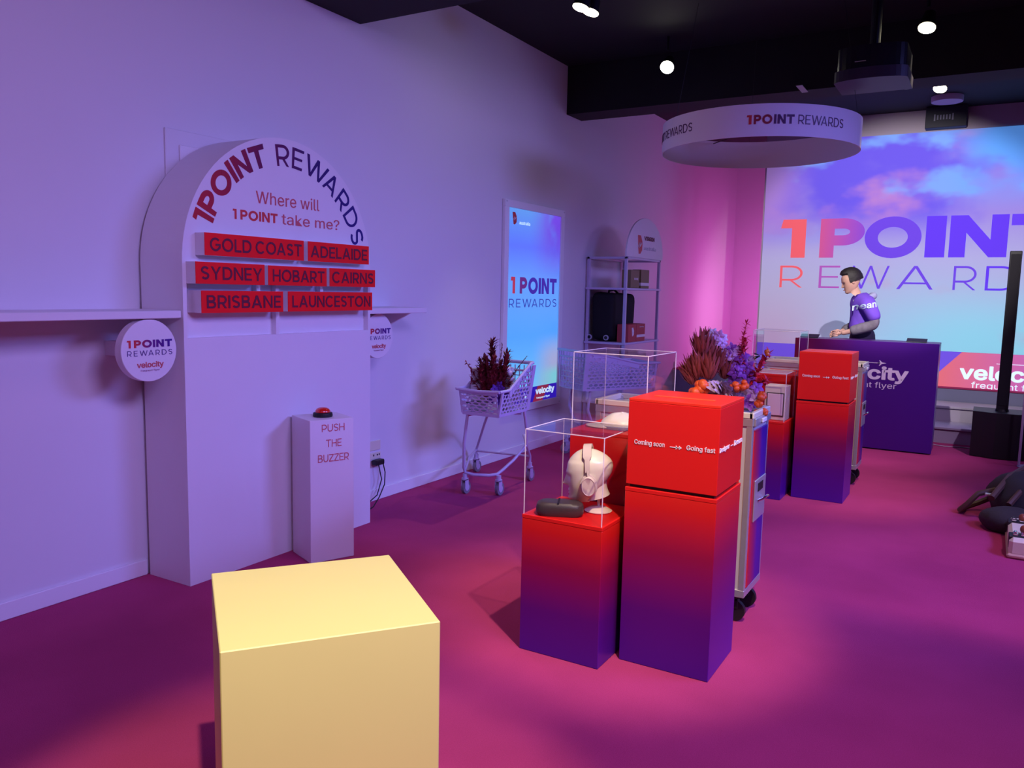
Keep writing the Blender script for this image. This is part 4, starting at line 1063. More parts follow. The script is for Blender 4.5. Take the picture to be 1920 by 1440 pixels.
# second, larger cart behind the tall cover
d2 = (Vector((7.15, 2.62, 0)) - Vector((6.40, 3.05, 0))).normalized()
O2 = Vector((7.18, 2.62, 0)); E2X = -d2; E2Y = Vector((-E2X.y, E2X.x, 0))
if E2Y.y < 0: E2Y = -E2Y
ct2, P2 = cart('larger lilac shopping cart behind the tall clear cover by the shelf rack', O2, E2X, E2Y, .86, .42, .63, .86, .975,
               wheels=((.12, .06, 0, 0), (.12, .36, 0, 0), (.78, .06, 0, 0), (.78, .36, 0, 0)))
mb = MB()
for b in (.06, .36):
    mb.tube([P2(.12, b, .15), P2(.30, b, .17), P2(.55, b, .19), P2(.70, b, .30), P2(.76, b, .45), P2(.74, b, .62)], .013, 8)
    mb.tube([P2(.78, b, .15), P2(.72, b, .22), P2(.60, b, .21)], .012, 8)
mb.tube([P2(.30, .06, .17), P2(.30, .36, .17)], .010, 8)
mb.build('tube_frame', LILACM, ct2, smooth=True)

# ------------------------------------------------------------------ lit poster display
po = thing('poster_display', 'tall white framed lit poster on the left wall behind the small cart', 'poster', (6.6, 3.66, .395))
mb = MB()
x0, x1, z0, z1 = 6.030, 7.155, .395, 2.284; i0, i1, j0, j1 = 6.10, 7.085, .462, 2.218
for a in ((x0, x1, j1, z1), (x0, x1, z0, j0), (x0, i0, j0, j1), (i1, x1, j0, j1)): mb.box(a[0], a[1], 3.640, 3.671, a[2], a[3], .003)
mb.build('frame', mat('white_frame', (.82, .82, .85), .4), po)
def poster_mat():
    m = bpy.data.materials.new('lit_poster_sky'); m.use_nodes = True
    nt = m.node_tree; b = nt.nodes['Principled BSDF']; L = nt.links
    tc = nt.nodes.new('ShaderNodeTexCoord'); sp = nt.nodes.new('ShaderNodeSeparateXYZ'); L.new(tc.outputs['Generated'], sp.inputs[0])
    def mapr(src, a, bb, d=1.):
        n = nt.nodes.new('ShaderNodeMapRange'); n.inputs[1].default_value = a; n.inputs[2].default_value = bb; n.inputs[4].default_value = d
        n.interpolation_type = 'SMOOTHSTEP'; L.new(src, n.inputs[0]); return n.outputs[0]
    def mul(a, c):
        n = nt.nodes.new('ShaderNodeMath'); n.operation = 'MULTIPLY'; L.new(a, n.inputs[0]); L.new(c, n.inputs[1]); return n.outputs[0]
    def mix(f, a, c):
        n = nt.nodes.new('ShaderNodeMix'); n.data_type = 'RGBA'; L.new(f, n.inputs[0]); L.new(a, n.inputs[6]); n.inputs[7].default_value = (*lin(c), 1); return n.outputs[2]
    base = ramp(nt, [(0, lin((110, 190, 250))), (.3, lin((78, 160, 255))), (.6, lin((92, 152, 252))), (.8, lin((82, 112, 250))), (1, lin((88, 150, 235)))]); L.new(sp.outputs[2], base.inputs[0])
    no = nt.nodes.new('ShaderNodeTexNoise'); no.inputs['Scale'].default_value = 2.2; no.inputs['Detail'].default_value = 3; L.new(tc.outputs['Object'], no.inputs['Vector'])
    c = mix(mul(mul(mapr(sp.outputs[0], .35, .9), mapr(sp.outputs[2], .55, .95)), mapr(no.outputs['Fac'], .25, .5)), base.outputs[0], (108, 66, 222))
    c = mix(mul(mapr(sp.outputs[0], .45, .95, .9), mapr(sp.outputs[2], .33, .15)), c, (165, 165, 205))
    c = mix(mul(mapr(sp.outputs[0], .5, 1), mapr(sp.outputs[2], .13, .05)), c, (120, 200, 215))
    L.new(c, b.inputs['Emission Color']); b.inputs['Base Color'].default_value = (.02, .02, .03, 1); b.inputs['Emission Strength'].default_value = .98
    b.inputs['Roughness'].default_value = .25
    return m
mb = MB(); mb.box(i0, i1, 3.652, 3.670, .606, j1); mb.build('lit_picture', poster_mat(), po)
mb = MB(); mb.box(i0, i1, 3.652, 3.670, j0, .6055); mb.build('blue_banner', mat('lit_blue_banner', (.01, .01, .1), .4, emit=lin((40, 14, 165)), estr=1.), po)
mb = MB(); mb.prism([(6.61, j0), (6.70, .605), (6.93, .605), (6.80, j0)], lambda a, b, c: Vector((a, 3.6515-c, b)), .0008); mb.build('red_banner', mat('lit_dark_red', (.1, .01, .02), .4, emit=lin((130, 30, 60)), estr=1.), po)
PY = planeY(3.6505)
def lmat(n, c): return mat(n, (.02, .02, .03), .5, emit=lin(c), estr=1.)
caps('poster_lettering', '1', PY, 6.16, 6.235, 1.475, 1.622, lmat('lit_red_a', (170, 40, 70)), po, w=.27)
caps('poster_lettering', 'P', PY, 6.32, 6.45, 1.475, 1.622, lmat('lit_red_b', (95, 25, 120)), po, w=.25)
caps('poster_lettering', 'OINT', PY, 6.475, 7.03, 1.475, 1.622, lmat('lit_indigo', (56, 28, 160)), po, w=.25, gap=.11)
caps('poster_lettering', 'REWARDS', PY, 6.135, 7.035, 1.352, 1.428, lmat('lit_steel', (48, 60, 170)), po, w=.11, gap=.35)
tailfin(po, PY, 6.20, 2.13, .105)
text('poster_lettering', 'australia', PY, 6.29, 6.48, 2.085, 2.115, WGLOW, po, bold=.0)
text('poster_lettering', 'velocity', PY, 6.66, 7.04, .512, .590, WGLOW, po, bold=.03)
text('poster_lettering', 'frequent flyer', PY, 6.68, 6.95, .478, .502, WGLOW, po)
text('poster_lettering', 'fast', PY, 6.42, 6.57, .508, .560, WGLOW, po, bold=.02)
mb = MB()
for (x, z) in ((x0+.02, z1-.02), (x1-.02, z1-.02), (x0+.02, z0+.02), (x1-.02, z0+.02)): mb.cyl((x, 3.640, z), (x, 3.636, z), .007, n=10)
mb.build('screw', ALU, po)

# ------------------------------------------------------------------ shelf rack with arch sign
rk = thing('shelf_rack', 'lilac metal shelf rack standing in the corner beyond the poster', 'shelf rack', (8.2, 3.43, 0))
RX0, RX1, RY0, RY1 = 7.72, 8.69, 3.21, 3.655
mb = MB()
for x in (RX0, RX1-.03):
    for y in (RY0, RY1-.03):
        q = MB(); q.box(x, x+.03, y, y+.03, .001, 1.865, .003); q.build('post', LILACM, rk)
for z in (.36, .99, 1.552):
    q = MB(); q.box(RX0-.01, RX1+.01, RY0-.012, RY1+.008, z-.022, z, .003); q.build('shelf_board', LILAC, rk)
q = MB(); q.box(RX0, RX1, RY0, RY0+.02, 1.845, 1.868, .002); q.box(RX0, RX0+.02, RY0, RY1, 1.845, 1.868, .002); q.box(RX0, RX1, RY1-.02, RY1, 1.845, 1.868, .002); q.box(RX1-.02, RX1, RY0, RY1, 1.845, 1.868, .002)
q.build('top_frame', LILACM, rk)
sg = thing('arch_sign', 'half-round lilac sign with a red fin emblem on top of the shelf rack', 'sign', (8.2, 3.21, 1.868))
pts = [(8.205+.52*cos(pi*i/32), 1.90+.385*sin(pi*i/32)) for i in range(33)] + [(7.685, 1.869), (8.725, 1.869)]
q = MB(); q.prism(pts, lambda a, b, c: Vector((a, 3.205+c, b)), .015); q.build('sign_board', WHITE, sg)
PS = planeY(3.2045)
tailfin(sg, PS, 8.03, 2.005, .19)
text('sign_lettering', 'VIRGIN', PS, 8.15, 8.45, 2.055, 2.10, MAROON, sg, bold=.05)
text('sign_lettering', 'australia', PS, 8.15, 8.50, 1.955, 1.995, mat('pale_grey_lettering', (.5, .46, .58), .5), sg)
OLV = mat('olive_card', (.24, .17, .075), .6)
for x0, l in ((7.86, 'olive box, left one on the upper rack shelf'), (8.14, 'olive box with a white band, right one on the upper rack shelf')):
    t = thing('gift_box', l, 'box', (x0+.12, 3.27, 1.552), 'olive boxes on the upper shelf')
    q = MB(); q.box(x0, x0+.235, 3.22, 3.32, 1.553, 1.74 if x0 < 8 else 1.75, .002); q.build('box_body', OLV, t)
    if x0 > 8: q = MB(); q.box(x0-.001, x0+.236, 3.2185, 3.3215, 1.58, 1.612); q.build('band', WTXT, t)
    else: text('box_lettering', 'BOSE', planeY(3.2195), x0+.09, x0+.20, 1.636, 1.658, WTXT, t, bold=.02)
REDB = mat('coral_red_card', (.50, .045, .06), .6)
for x0, x1, l in ((7.83, 8.05, 'red box with a white emblem on the middle rack shelf'), (8.055, 8.30, 'red box with a white band on the middle rack shelf')):
    t = thing('gift_box', l, 'box', ((x0+x1)/2, 3.27, .99), 'red boxes on the middle shelf')
    q = MB(); q.box(x0, x1, 3.215, 3.34, .991, 1.175, .002); q.build('box_body', REDB, t)
    if x0 < 7.9: tailfin(t, planeY(3.2145), 7.95, 1.095, .09).data.materials[0] = WTXT
    else:
        q = MB(); q.box(x0+.01, x1+.001, 3.2135, 3.3415, 1.035, 1.062); q.build('band', WTXT, t)
        text('box_lettering', 'velocity', planeY(3.2145), x0+.08, x1-.04, 1.135, 1.152, WTXT, t)
# dark backpacks on the middle shelf
def softbox(mb, x0, x1, y0, y1, z0, z1, k=.35, amp=.012):
    c = Vector(((x0+x1)/2, (y0+y1)/2, (z0+z1)/2)); h = Vector(((x1-x0)/2, (y1-y0)/2, (z1-z0)/2)); n, m = 28, 16; vs = []
    for j in range(m+1):
        t = -pi/2 + pi*j/m
        for i in range(n):
            a = 2*pi*i/n; sg_ = lambda v: (1 if v >= 0 else -1)*abs(v)**k
            p = Vector((h.x*sg_(cos(a))*abs(cos(t))**k, h.y*sg_(sin(a))*abs(cos(t))**k, h.z*sg_(sin(t))))
            p += p.normalized()*amp*noise.noise((c+p)*7)
            vs.append(c+p)
    mb.add(vs, [(j*n+i, j*n+(i+1) % n, (j+1)*n+(i+1) % n, (j+1)*n+i) for j in range(m) for i in range(n)])
for x0, x1, y0, y1, z1, l in ((7.74, 8.38, 3.36, 3.62, 1.50, 'black soft travel bag filling the middle rack shelf behind the red boxes'),
                          ):
    t = thing('travel_bag', l, 'bag', ((x0+x1)/2, (y0+y1)/2, .99))
    q = MB(); softbox(q, x0, x1, y0, y1, .999, z1, .3, .02); q.build('bag_body', BLACKF, t, smooth=True)
    q = MB(); q.tube([(7.80, 3.44, z1-.02), (7.82, 3.44, z1+.02), (7.95, 3.44, z1+.03), (8.06, 3.44, z1-.01)], .012); q.build('carry_handle', BLACKF, t, smooth=True)
    for y in (3.61, 3.42):
        q = MB(); q.cyl((7.738, y, 1.035), (7.725, y, 1.035), .028, n=24); q.build('wheel', mat('pale_wheel', (.5, .5, .6), .5), t)
        q = MB(); q.cyl((7.7245, y, 1.035), (7.722, y, 1.035), .018, n=20); q.build('wheel_hub', BLACK, t)
q = MB(); softbox(q, 7.745, 7.90, 3.34, 3.66, 1.50, 1.53, .3, .01)
# ------------------------------------------------------------------ service counter
cn = thing('service_counter', 'dark violet service counter with white lettering before the stage', 'counter', (8.95, 1.05, 0))
mb = MB(); mb.box(8.70, 8.73, .395, 1.72, .012, 1.078, .002); mb.build('front_panel', CNTG, cn)
for y in (.40, 1.695): mb = MB(); mb.box(8.7305, 9.10, y, y+.02, .012, 1.05); mb.build('side_panel', CNTG, cn)
mb = MB(); mb.box(8.7305, 9.12, .40, 1.715, 1.052, 1.076, .003); mb.build('countertop', mat('dark_violet_top', (.05, .01, .12), .4), cn)
mb = MB(); mb.box(8.74, 9.08, .43, 1.69, .001, .0115); mb.build('plinth', BLACK, cn)
PC = planeX(8.6995)
text('counter_lettering', 'velocity', PC, 1.45, .64, .668, .835, WTXT, cn, bold=.028)
text('counter_lettering', 'frequent flyer', PC, 1.33, .742, .603, .676, WTXT, cn, bold=-.012)
mb = MB(); mb.box(8.698, 8.6995, .90, 1.12, .862, .868)
mb.prism([(.845, .866), (.885, .873), (.905, .893), (.912, .893), (.90, .870), (.925, .869), (.925, .862), (.90, .861), (.912, .838), (.905, .838), (.885, .858)], lambda a, b, c: Vector((8.6995-c, a, b)), .0015)
mb.build('plane_arrow', WTXT, cn)
for y, l in ((1.60, 'dark tablet lying at the left end of the counter'), (.60, 'dark tablet lying at the right end of the counter')):
    mb = MB(); mb.box(-.05, .05, -.09, .09, 0, .008, .002, fr=(Vector((8.82, y, 1.094)), Vector((.95, 0, .30)), Vector((0, 1, 0)), Vector((-.30, 0, .95))))
    tag(mb.build('tablet', BLACK, origin=(8.8, y, 1.078)), l, 'tablet')

# ------------------------------------------------------------------ the person behind the counter
def skin_mesh(name, verts, edges, m, parent, sub=2, root=0):
    o0 = wl(parent); me = bpy.data.meshes.new(name)
    me.from_pydata([Vector(v[0]) - o0 for v in verts], edges, [])
    o = bpy.data.objects.new(name, me); COL.objects.link(o); o.parent = parent
    sk = o.modifiers.new('skin', 'SKIN'); sk.branch_smoothing = .6
    if not me.skin_vertices: 
        bpy.context.view_layer.objects.active = o
    for i, v in enumerate(me.skin_vertices[0].data):
        rr = verts[i][1]; v.radius = rr if isinstance(rr, tuple) else (rr, rr); v.use_root = (i == root)
    ss = o.modifiers.new('sub', 'SUBSURF'); ss.levels = sub; ss.render_levels = sub
    me.materials.append(m)
    dg = bpy.context.evaluated_depsgraph_get(); dg.update()
    nm = bpy.data.meshes.new_from_object(o.evaluated_get(dg)); o.modifiers.clear(); o.data = nm; nm.name = name
    nm.shade_smooth()
    return o
PB = Vector((9.30, 1.17, 0)); FW = Vector((-.32, .947, 0)).normalized(); LF = Vector((0, 0, 1)).cross(FW)
def pp(a, b, z): return PB + FW*a + LF*b + Vector((0, 0, z))
pe = thing('person', 'person in a purple hooded top looking down behind the service counter', 'person', tuple(PB))
V = [(pp(-.02, 0, .95), .13), (pp(-.01, 0, 1.12), .12), (pp(.0, 0, 1.30), .13), (pp(.02, 0, 1.46), .11), (pp(.06, 0, 1.54), .055), (pp(.10, 0, 1.585), .052), (pp(.12, 0, 1.63), .06),
     (pp(.0, .17, 1.445), .052), (pp(-.09, .23, 1.235), .043), (pp(.09, .20, 1.17), .034), (pp(.185, .14, 1.135), .026), (pp(.225, .12, 1.128), .03),
     (pp(.0, -.17, 1.445), .052), (pp(-.02, -.23, 1.22), .043), (pp(.13, -.16, 1.15), .034), (pp(.21, -.06, 1.12), .026), (pp(.24, -.03, 1.115), .03),
     (pp(-.02, .10, .86), .095), (pp(.0, .11, .50), .062), (pp(-.02, .11, .10), .042), (pp(.10, .12, .045), .04),
     (pp(-.02, -.10, .86), .095), (pp(.0, -.11, .50), .062), (pp(-.02, -.11, .10), .042), (pp(.10, -.12, .045), .04)]
E_ = [(0, 1), (1, 2), (2, 3), (3, 4), (4, 5), (5, 6), (3, 7), (7, 8), (8, 9), (9, 10), (10, 11), (3, 12), (12, 13), (13, 14), (14, 15), (15, 16), (0, 17), (17, 18), (18, 19), (19, 20), (0, 21), (21, 22), (22, 23), (23, 24)]
skin_mesh('body', V, E_, SKIN, pe)
# fingers
for s, (wa, wb, wz) in ((1, (.235, .12, 1.125)), (-1, (.25, -.03, 1.112))):
    for k in range(4):
        o_ = (k-1.5)*.018; Lg = (.030, .036, .034, .026)[k]
        d1 = pp(wa+.012, wb-.01*s, wz+o_) ; 
        vv = [(d1, .0095), (pp(wa+.03, wb-.012*s, wz+o_), .009), (pp(wa+.03+Lg*.7, wb-.022*s, wz+o_-.006), .0085), (pp(wa+.03+Lg, wb-.045*s, wz+o_-.010), .007)]
        skin_mesh('finger', vv, [(0, 1), (1, 2), (2, 3)], SKIN, pe, 1)
    vv = [(pp(wa-.01, wb-.01*s, wz+.02), .011), (pp(wa+.015, wb-.03*s, wz+.035), .0095), (pp(wa+.04, wb-.04*s, wz+.030), .008)]
    skin_mesh('thumb', vv, [(0, 1), (1, 2)], SKIN, pe, 1)
SHIRT = mat('purple_hoodie', (.17, .07, .60), .8, var=.15, scale=12, bump=.4)
V = [(pp(-.02, 0, 1.15), (.145, .16)), (pp(-.01, 0, 1.22), (.15, .155)), (pp(.0, 0, 1.33), (.155, .155)), (pp(.01, 0, 1.45), .135), (pp(.05, 0, 1.515), .085),
     (pp(.0, .13, 1.475), .098), (pp(-.01, .195, 1.43), .082), (pp(-.05, .225, 1.35), .074), (pp(-.09, .24, 1.255), .07), (pp(.0, -.13, 1.475), .098), (pp(-.01, -.195, 1.43), .082), (pp(-.02, -.23, 1.35), .085), (pp(-.02, -.24, 1.24), .07)]
shirt_ob = skin_mesh('hooded_top', V, [(0, 1), (1, 2), (2, 3), (3, 4), (3, 5), (5, 6), (6, 7), (7, 8), (3, 9), (9, 10), (10, 11), (11, 12)], SHIRT, pe)
V = [(pp(-.07, .09, 1.51), .035), (pp(-.10, .0, 1.53), .042), (pp(-.07, -.09, 1.51), .035), (pp(.03, .11, 1.49), .026), (pp(.11, .04, 1.46), .020), (pp(.03, -.11, 1.49), .026), (pp(.11, -.04, 1.46), .020)]
skin_mesh('hood', V, [(0, 1), (1, 2), (0, 3), (3, 4), (2, 5), (5, 6)], mat('pale_hood_lining', (.40, .42, .62), .8), pe)
V = [(pp(-.02, 0, 1.21), .14), (pp(-.01, 0, 1.08), .165), (pp(-.02, 0, .90), .15), (pp(-.02, .10, .78), .11), (pp(-.01, .11, .58), .095), (pp(-.02, -.10, .78), .11), (pp(-.01, -.11, .58), .095)]
skin_mesh('shorts', V, [(0, 1), (1, 2), (2, 3), (3, 4), (2, 5), (5, 6)], mat('navy_shorts', (.03, .025, .07), .8), pe)
for s in (1, -1):
    A0, A1 = (pp(-.08, .23, 1.225), pp(.15, .165, 1.148)) if s > 0 else (pp(-.0, -.23, 1.21), pp(.17, -.12, 1.137))
    UA = pp(-.075, .228, 1.33) if s > 0 else pp(-.02, -.22, 1.33)
    skin_mesh('long_sleeve', [(UA, .058), (A0, .064), (A0.lerp(A1, .5), .060), (A1, .054)], [(0, 1), (1, 2), (2, 3)], mat('grey_sleeve', (.16, .14, .17), .8, var=.4, scale=25), pe)
    q = MB(); c = pp(.03, .115*s, .045); softbox(q, c.x-.08, c.x+.04, c.y-.08, c.y+.16, .001, .085, .6, .0); q.build('shoe', BLACK, pe, smooth=True)
hF = (FW*.93 + Vector((0, 0, -.36))).normalized(); hL = LF; hU = hF.cross(hL)
hcn = pp(.135, 0, 1.675)
mb = MB(); head_mesh(mb, hcn, hF, hL, hU, .235)
for s in (-1, 1): mb.ball(hcn + hL*s*.074 - hF*.005 - hU*.008, .016, .008, .028, 10, 7, fr=(hF, hL, hU))
hd = mb.build('head', SKIN, pe, smooth=True)
for s in (-1, 1):
    q = MB(); q.ball(hcn + hF*.078 + hL*s*.030 - hU*.001, .010, .012, .007, 12, 8, fr=(hF, hL, hU)); q.build('eye', mat('eye_dark', (.06, .04, .04), .3), hd, smooth=True)
    q = MB(); q.tube([hcn + hF*.088 + hL*s*.016 + hU*.017, hcn + hF*.085 + hL*s*.034 + hU*.021, hcn + hF*.074 + hL*s*.048 + hU*.016], .0035, 6); q.build('eyebrow', HAIR, hd)
q = MB(); q.tube([hcn + hF*.094 + hL*.018 - hU*.070, hcn + hF*.101 - hU*.068, hcn + hF*.094 - hL*.018 - hU*.070], .0045, 6); q.build('mouth', mat('lip', (.40, .15, .14), .5), hd)
# hair: shell over the crown and back of the head
mb = MB(); vs = []; n, m = 36, 16
def hair_ok(d): return d.dot(hU) + (-.55)*d.dot(hF)
for j in range(m+1):
    ph = pi*.56*j/m
    for i in range(n):
        a = 2*pi*i/n; d = hU*cos(ph) + (hF*cos(a) + hL*sin(a))*sin(ph)
        frontness = max(0, d.dot(hF)); lim = 1.0
        rr = .127 + .014*max(0, d.dot(hU))*(1+1.8*frontness) + .004*noise.noise(d*14)
        q_ = hcn + hU*.012 + hF*(-.012) + Vector(((hF*d.dot(hF)*.90 + hL*d.dot(hL)*.66 + hU*d.dot(hU)*.95)*rr))
        if frontness > .35 and ph > .85: q_ -= hF*.075*min(1, (ph-.85)*2.2)
        vs.append(q_)
mb.add(vs, [(j*n+i, j*n+(i+1) % n, (j+1)*n+(i+1) % n, (j+1)*n+i) for j in range(m) for i in range(n)]); mb.build('hair', HAIR, pe, smooth=True)
# lettering across the chest and sleeve
from mathutils.bvhtree import BVHTree
_o0 = wl(pe); _bv = BVHTree.FromPolygons([v.co + _o0 for v in shirt_ob.data.vertices], [tuple(p.vertices) for p in shirt_ob.data.polygons])
def shirtfn(u, v, h):      # print laid onto the cloth
    o = pp(.15 - .24*u, .7, 1.385 + v); hit = _bv.ray_cast(o, -LF)
    q = hit[0] if hit[0] is not None else pp(.15 - .24*u, .2, 1.385 + v)
    return q + LF*(.007 + h)
text('top_lettering', 'mean', lambda u, v, h: shirtfn(u, v + .05*u, h), .02, .95, -.022, .030, mat('pale_blue_print', (.6, .75, .95), .6), pe, bold=.02)

# ------------------------------------------------------------------ loudspeaker
sp_ = thing('column_speaker', 'black column loudspeaker on a boxy bass unit right of the counter', 'speaker', (9.0, -.1, 0))
mb = MB(); mb.prism([(8.93, .075), (8.90, -.02), (8.86, -.12), (8.88, -.30), (8.92, -.385), (9.28, -.385), (9.30, .075)], lambda a, b, c: Vector((a, b, .006+c)), .435)
mb.build('bass_unit', BLACK, sp_)
mb = MB(); mb.box(9.04, 9.14, -.215, -.115, .442, 1.97, .006); mb.build('column', BLACK, sp_)
mb = MB(); mb.box(9.036, 9.0398, -.205, -.125, .50, 1.94); mb.build('grille', BLACKF, sp_)
mb = MB(); mb.lathe([(.001, 0), (.06, 0), (.055, .02), (.001, .02)], (9.09, -.165, .4405), 20); mb.build('mounting_ring', BLACK, sp_)
mb = MB(); mb.box(8.868, 8.872, -.15, -.125, .10, .122); mb.build('badge', WTXT, sp_)
mb = MB()
for x, y in ((8.94, .03), (8.94, -.33), (9.25, .03), (9.25, -.33)): mb.cyl((x, y, .0005), (x, y, .006), .02)
mb.build('foot', BLACK, sp_)
mb = MB(); mb.tube([(9.36, .45, .006), (9.30, .30, .006), (9.34, .18, .006), (9.33, .05, .007), (9.32, -.05, .008)], .005); tag(mb.build('floor_cable', mat('pale_cable', (.5, .4, .5), .5), origin=(9.3, .2, 0), smooth=True), 'pale cable along the foot of the stage steps', 'cable')
mb = MB(); mb.box(8.60, 8.625, -.335, -.315, .012, .95, .003)
st = thing('slim_stand', 'slim mauve stand post at the frame edge beside the loudspeaker', 'stand', (8.61, -.325, 0)); mb.build('post', LILACM, st)
mb = MB(); mb.lathe([(.001, .0005), (.12, .0005), (.12, .008), (.02, .012), (.001, .012)], (8.61, -.43, 0), 24); mb.build('base_plate', LILACM, st)

# ------------------------------------------------------------------ bags and case on the floor, right
BAGM = mat('dark_canvas', (.030, .024, .026), .8, bump=.5, scale=60); BRN = mat('brown_leather', (.10, .045, .03), .55)
bg = thing('rucksack', 'dark rucksack with brown straps slumped on the carpet at the right edge', 'bag', (6.4, -.3, 0))
def blob(mb, c, rx, ry, rz, amp=.18, f=7):
    vs = []; n, m = 26, 16; c = Vector(c)
    for j in range(m+1):
        t = pi*j/m
        for i in range(n):
            p = Vector((rx*sin(t)*cos(2*pi*i/n), ry*sin(t)*sin(2*pi*i/n), -rz*cos(t))); p *= 1+amp*noise.noise((c+p)*f)
            q = c+p; q.z = max(q.z, .002); vs.append(q)
    mb.add(vs, [(j*n+i, j*n+(i+1) % n, (j+1)*n+(i+1) % n, (j+1)*n+i) for j in range(m) for i in range(n)])
q = MB(); blob(q, (6.55, -.32, .14), .28, .24, .18); q.build('bag_body', BAGM, bg, smooth=True)
q = MB(); blob(q, (6.13, -.22, .07), .16, .19, .085); q.build('bag_pocket', BAGM, bg, smooth=True)
q = MB(); q.tube([(6.5, -.16, .20), (6.42, -.02, .16), (6.40, .04, .08), (6.42, .08, .03), (6.55, .06, .02), (6.62, -.02, .05), (6.62, -.10, .10)], .020, 8); q.build('shoulder_strap', BRN, bg, smooth=True)
q = MB(); q.tube([(6.28, -.10, .17), (6.5, -.20, .29), (6.7, -.30, .33)], .022, 8); q.tube([(6.22, -.2, .15), (6.4, -.30, .27), (6.7, -.42, .31)], .02, 8); q.build('shoulder_strap', BRN, bg, smooth=True)
q = MB(); q.box(6.36, 6.40, -.10, -.06, .165, .18, .003); q.build('buckle', ALU, bg)
cs2 = thing('hard_case', 'cream case with black trim and metal clasps lying at the right edge', 'case', (5.75, -.45, 0))
q = MB(); q.box(5.46, 6.02, -.80, -.195, .012, .12, .02); q.build('case_body', mat('cream_case', (.80, .76, .55), .5), cs2)
q = MB(); q.box(5.45, 6.03, -.81, -.187, .001, .03, .01); q.build('base_band', mat('tan_band', (.55, .33, .25), .5), cs2)
for x0, x1 in ((5.50, 5.60), (5.86, 5.96)):
    q = MB(); q.box(x0, x1, -.802, -.193, .05, .124, .004); q.build('black_band', BLACK, cs2)
    for y in (-.225, -.265):
        q = MB(); q.box(x0+.02, x1-.02, y-.015, y+.012, .1245, .137, .003); q.cyl((x0+.03, y, .137), (x1-.03, y, .137), .008); q.build('clasp', CHROME, cs2)
for x in (5.60, 5.90):
    q = MB(); q.ball((x, -.27, .150), .028, .022, .026); q.build('leather_handle', mat('chestnut_leather', (.28, .06, .03), .4), cs2, smooth=True)

# ------------------------------------------------------------------ hanging ring
RC, RR, RZ0, RZ1 = Vector((6.55, 1.66, 0)), .74, 2.60, 2.82
rg = thing('ring_sign', 'white hoop sign hanging from the ceiling with lettering round its band', 'sign', (6.55, 1.66, 2.6))
mb = MB(); n = 96; vs = []
for r, z in ((RR, RZ0), (RR, RZ1), (RR-.006, RZ1), (RR-.006, RZ0)):
    vs += [RC + Vector((r*cos(2*pi*i/n), r*sin(2*pi*i/n), z)) for i in range(n)]
mb.add(vs, [(j*n+i, j*n+(i+1) % n, ((j+1) % 4)*n+(i+1) % n, ((j+1) % 4)*n+i) for j in range(4) for i in range(n)])
mb.build('hoop', mat('white_banner_card', (.80, .70, .78), .7), rg, smooth=True)
def ringfn(u, v, h):
    return RC + Vector(((RR+.0008+h)*cos(u), (RR+.0008+h)*sin(u), v))
D1 = mat('ring_dark_lettering', (.09, .015, .10), .5); D2 = mat('ring_red_lettering', (.30, .012, .04), .5)
for c0_ in (-172.6, 98.4, 7.5):
    a = radians(c0_)
    caps('ring_lettering', '1', ringfn, a, a+radians(2.6), 2.682, 2.745, REDTXT, rg, w=.25)
    caps('ring_lettering', 'PO', ringfn, a+radians(3.8), a+radians(13.2), 2.682, 2.745, D2, rg, w=.24)
    caps('ring_lettering', 'INT', ringfn, a+radians(14.2), a+radians(24.8), 2.682, 2.745, D1, rg, w=.24)
    caps('ring_lettering', 'REWARDS', ringfn, a+radians(27), a+radians(56.4), 2.682, 2.745, D1, rg, w=.12, gap=.2)
mb = MB()
hub = RC + Vector((.1, 0, 2.80))
mb.cyl(hub, hub+Vector((0, 0, .06)), .05)
for k in range(4):
    a = radians(45+90*k); mb.cyl(hub+Vector((0, 0, .02)), RC+Vector((RR*cos(a)*.99, RR*sin(a)*.99, 2.80)), .004, n=6)
mb.build('spider_bracket', BLACK, rg)
for k in range(3):
    a = radians(20+120*k); mb = MB(); mb.cyl(RC+Vector((RR*.995*cos(a), RR*.995*sin(a), 2.82)), RC+Vector((RR*.8*cos(a), RR*.8*sin(a), 3.648)), .0015, n=5); mb.build('suspension_wire', BLACK, rg)

# ------------------------------------------------------------------ ceiling fixtures
GLOWW = mat('lamp_glow', (1, 1, 1), .5, emit=(1., .97, .82), estr=30)
GLOWY = mat('lamp_glow_warm', (1, 1, 1), .5, emit=(1., .92, .62), estr=26)
for k, (x, y, z, w, l, tgt, pw, two) in enumerate(((5.12, 2.53, 3.4, GLOWY, 'twin spotlight on the black ceiling nearest the left wall', (5.6, 3.2, 0), 40, True),
        (6.75, 2.51, 3.4, GLOWW, 'bright white spotlight left of the hanging ring', (5.0, 2.1, .6), 95, False),
        (6.59, .54, 3.4, GLOWY, 'warm spotlight above the ceiling projector', (6.3, .8, .5), 70, False),
        (8.49, .55, 3.4, GLOWY, 'small far spotlight above the projected screen', (8.0, 1.0, .6), 60, False))):
    t = thing('ceiling_spotlight', l, 'spotlight', (x, y, 3.64), 'track spotlights on the black ceiling')
    d = (Vector(tgt)-Vector((x, y, z))).normalized(); d = (d + Vector((-.35, 0, 0))).normalized()
    mb = MB(); mb.cyl((x, y, z+.14), (x, y, 3.649), .012); mb.build('stem', BLACK, t)
    for dx in ((0, .11) if two else (0,)):
        c = Vector((x+dx, y-.02*(dx > 0), z))
        mb = MB(); mb.cyl(c - d*.12, c - d*.002, .040, .060, n=20); mb.build('lamp_housing', BLACK, t, smooth=True)
        mb = MB(); mb.cyl(c - d*.001, c + d*.004, .056, n=20); mb.build('lamp_lens', w, t)
    spot('track_spot', c + d*.02, tgt, pw, (1.0, .86, .62), 50, .8)
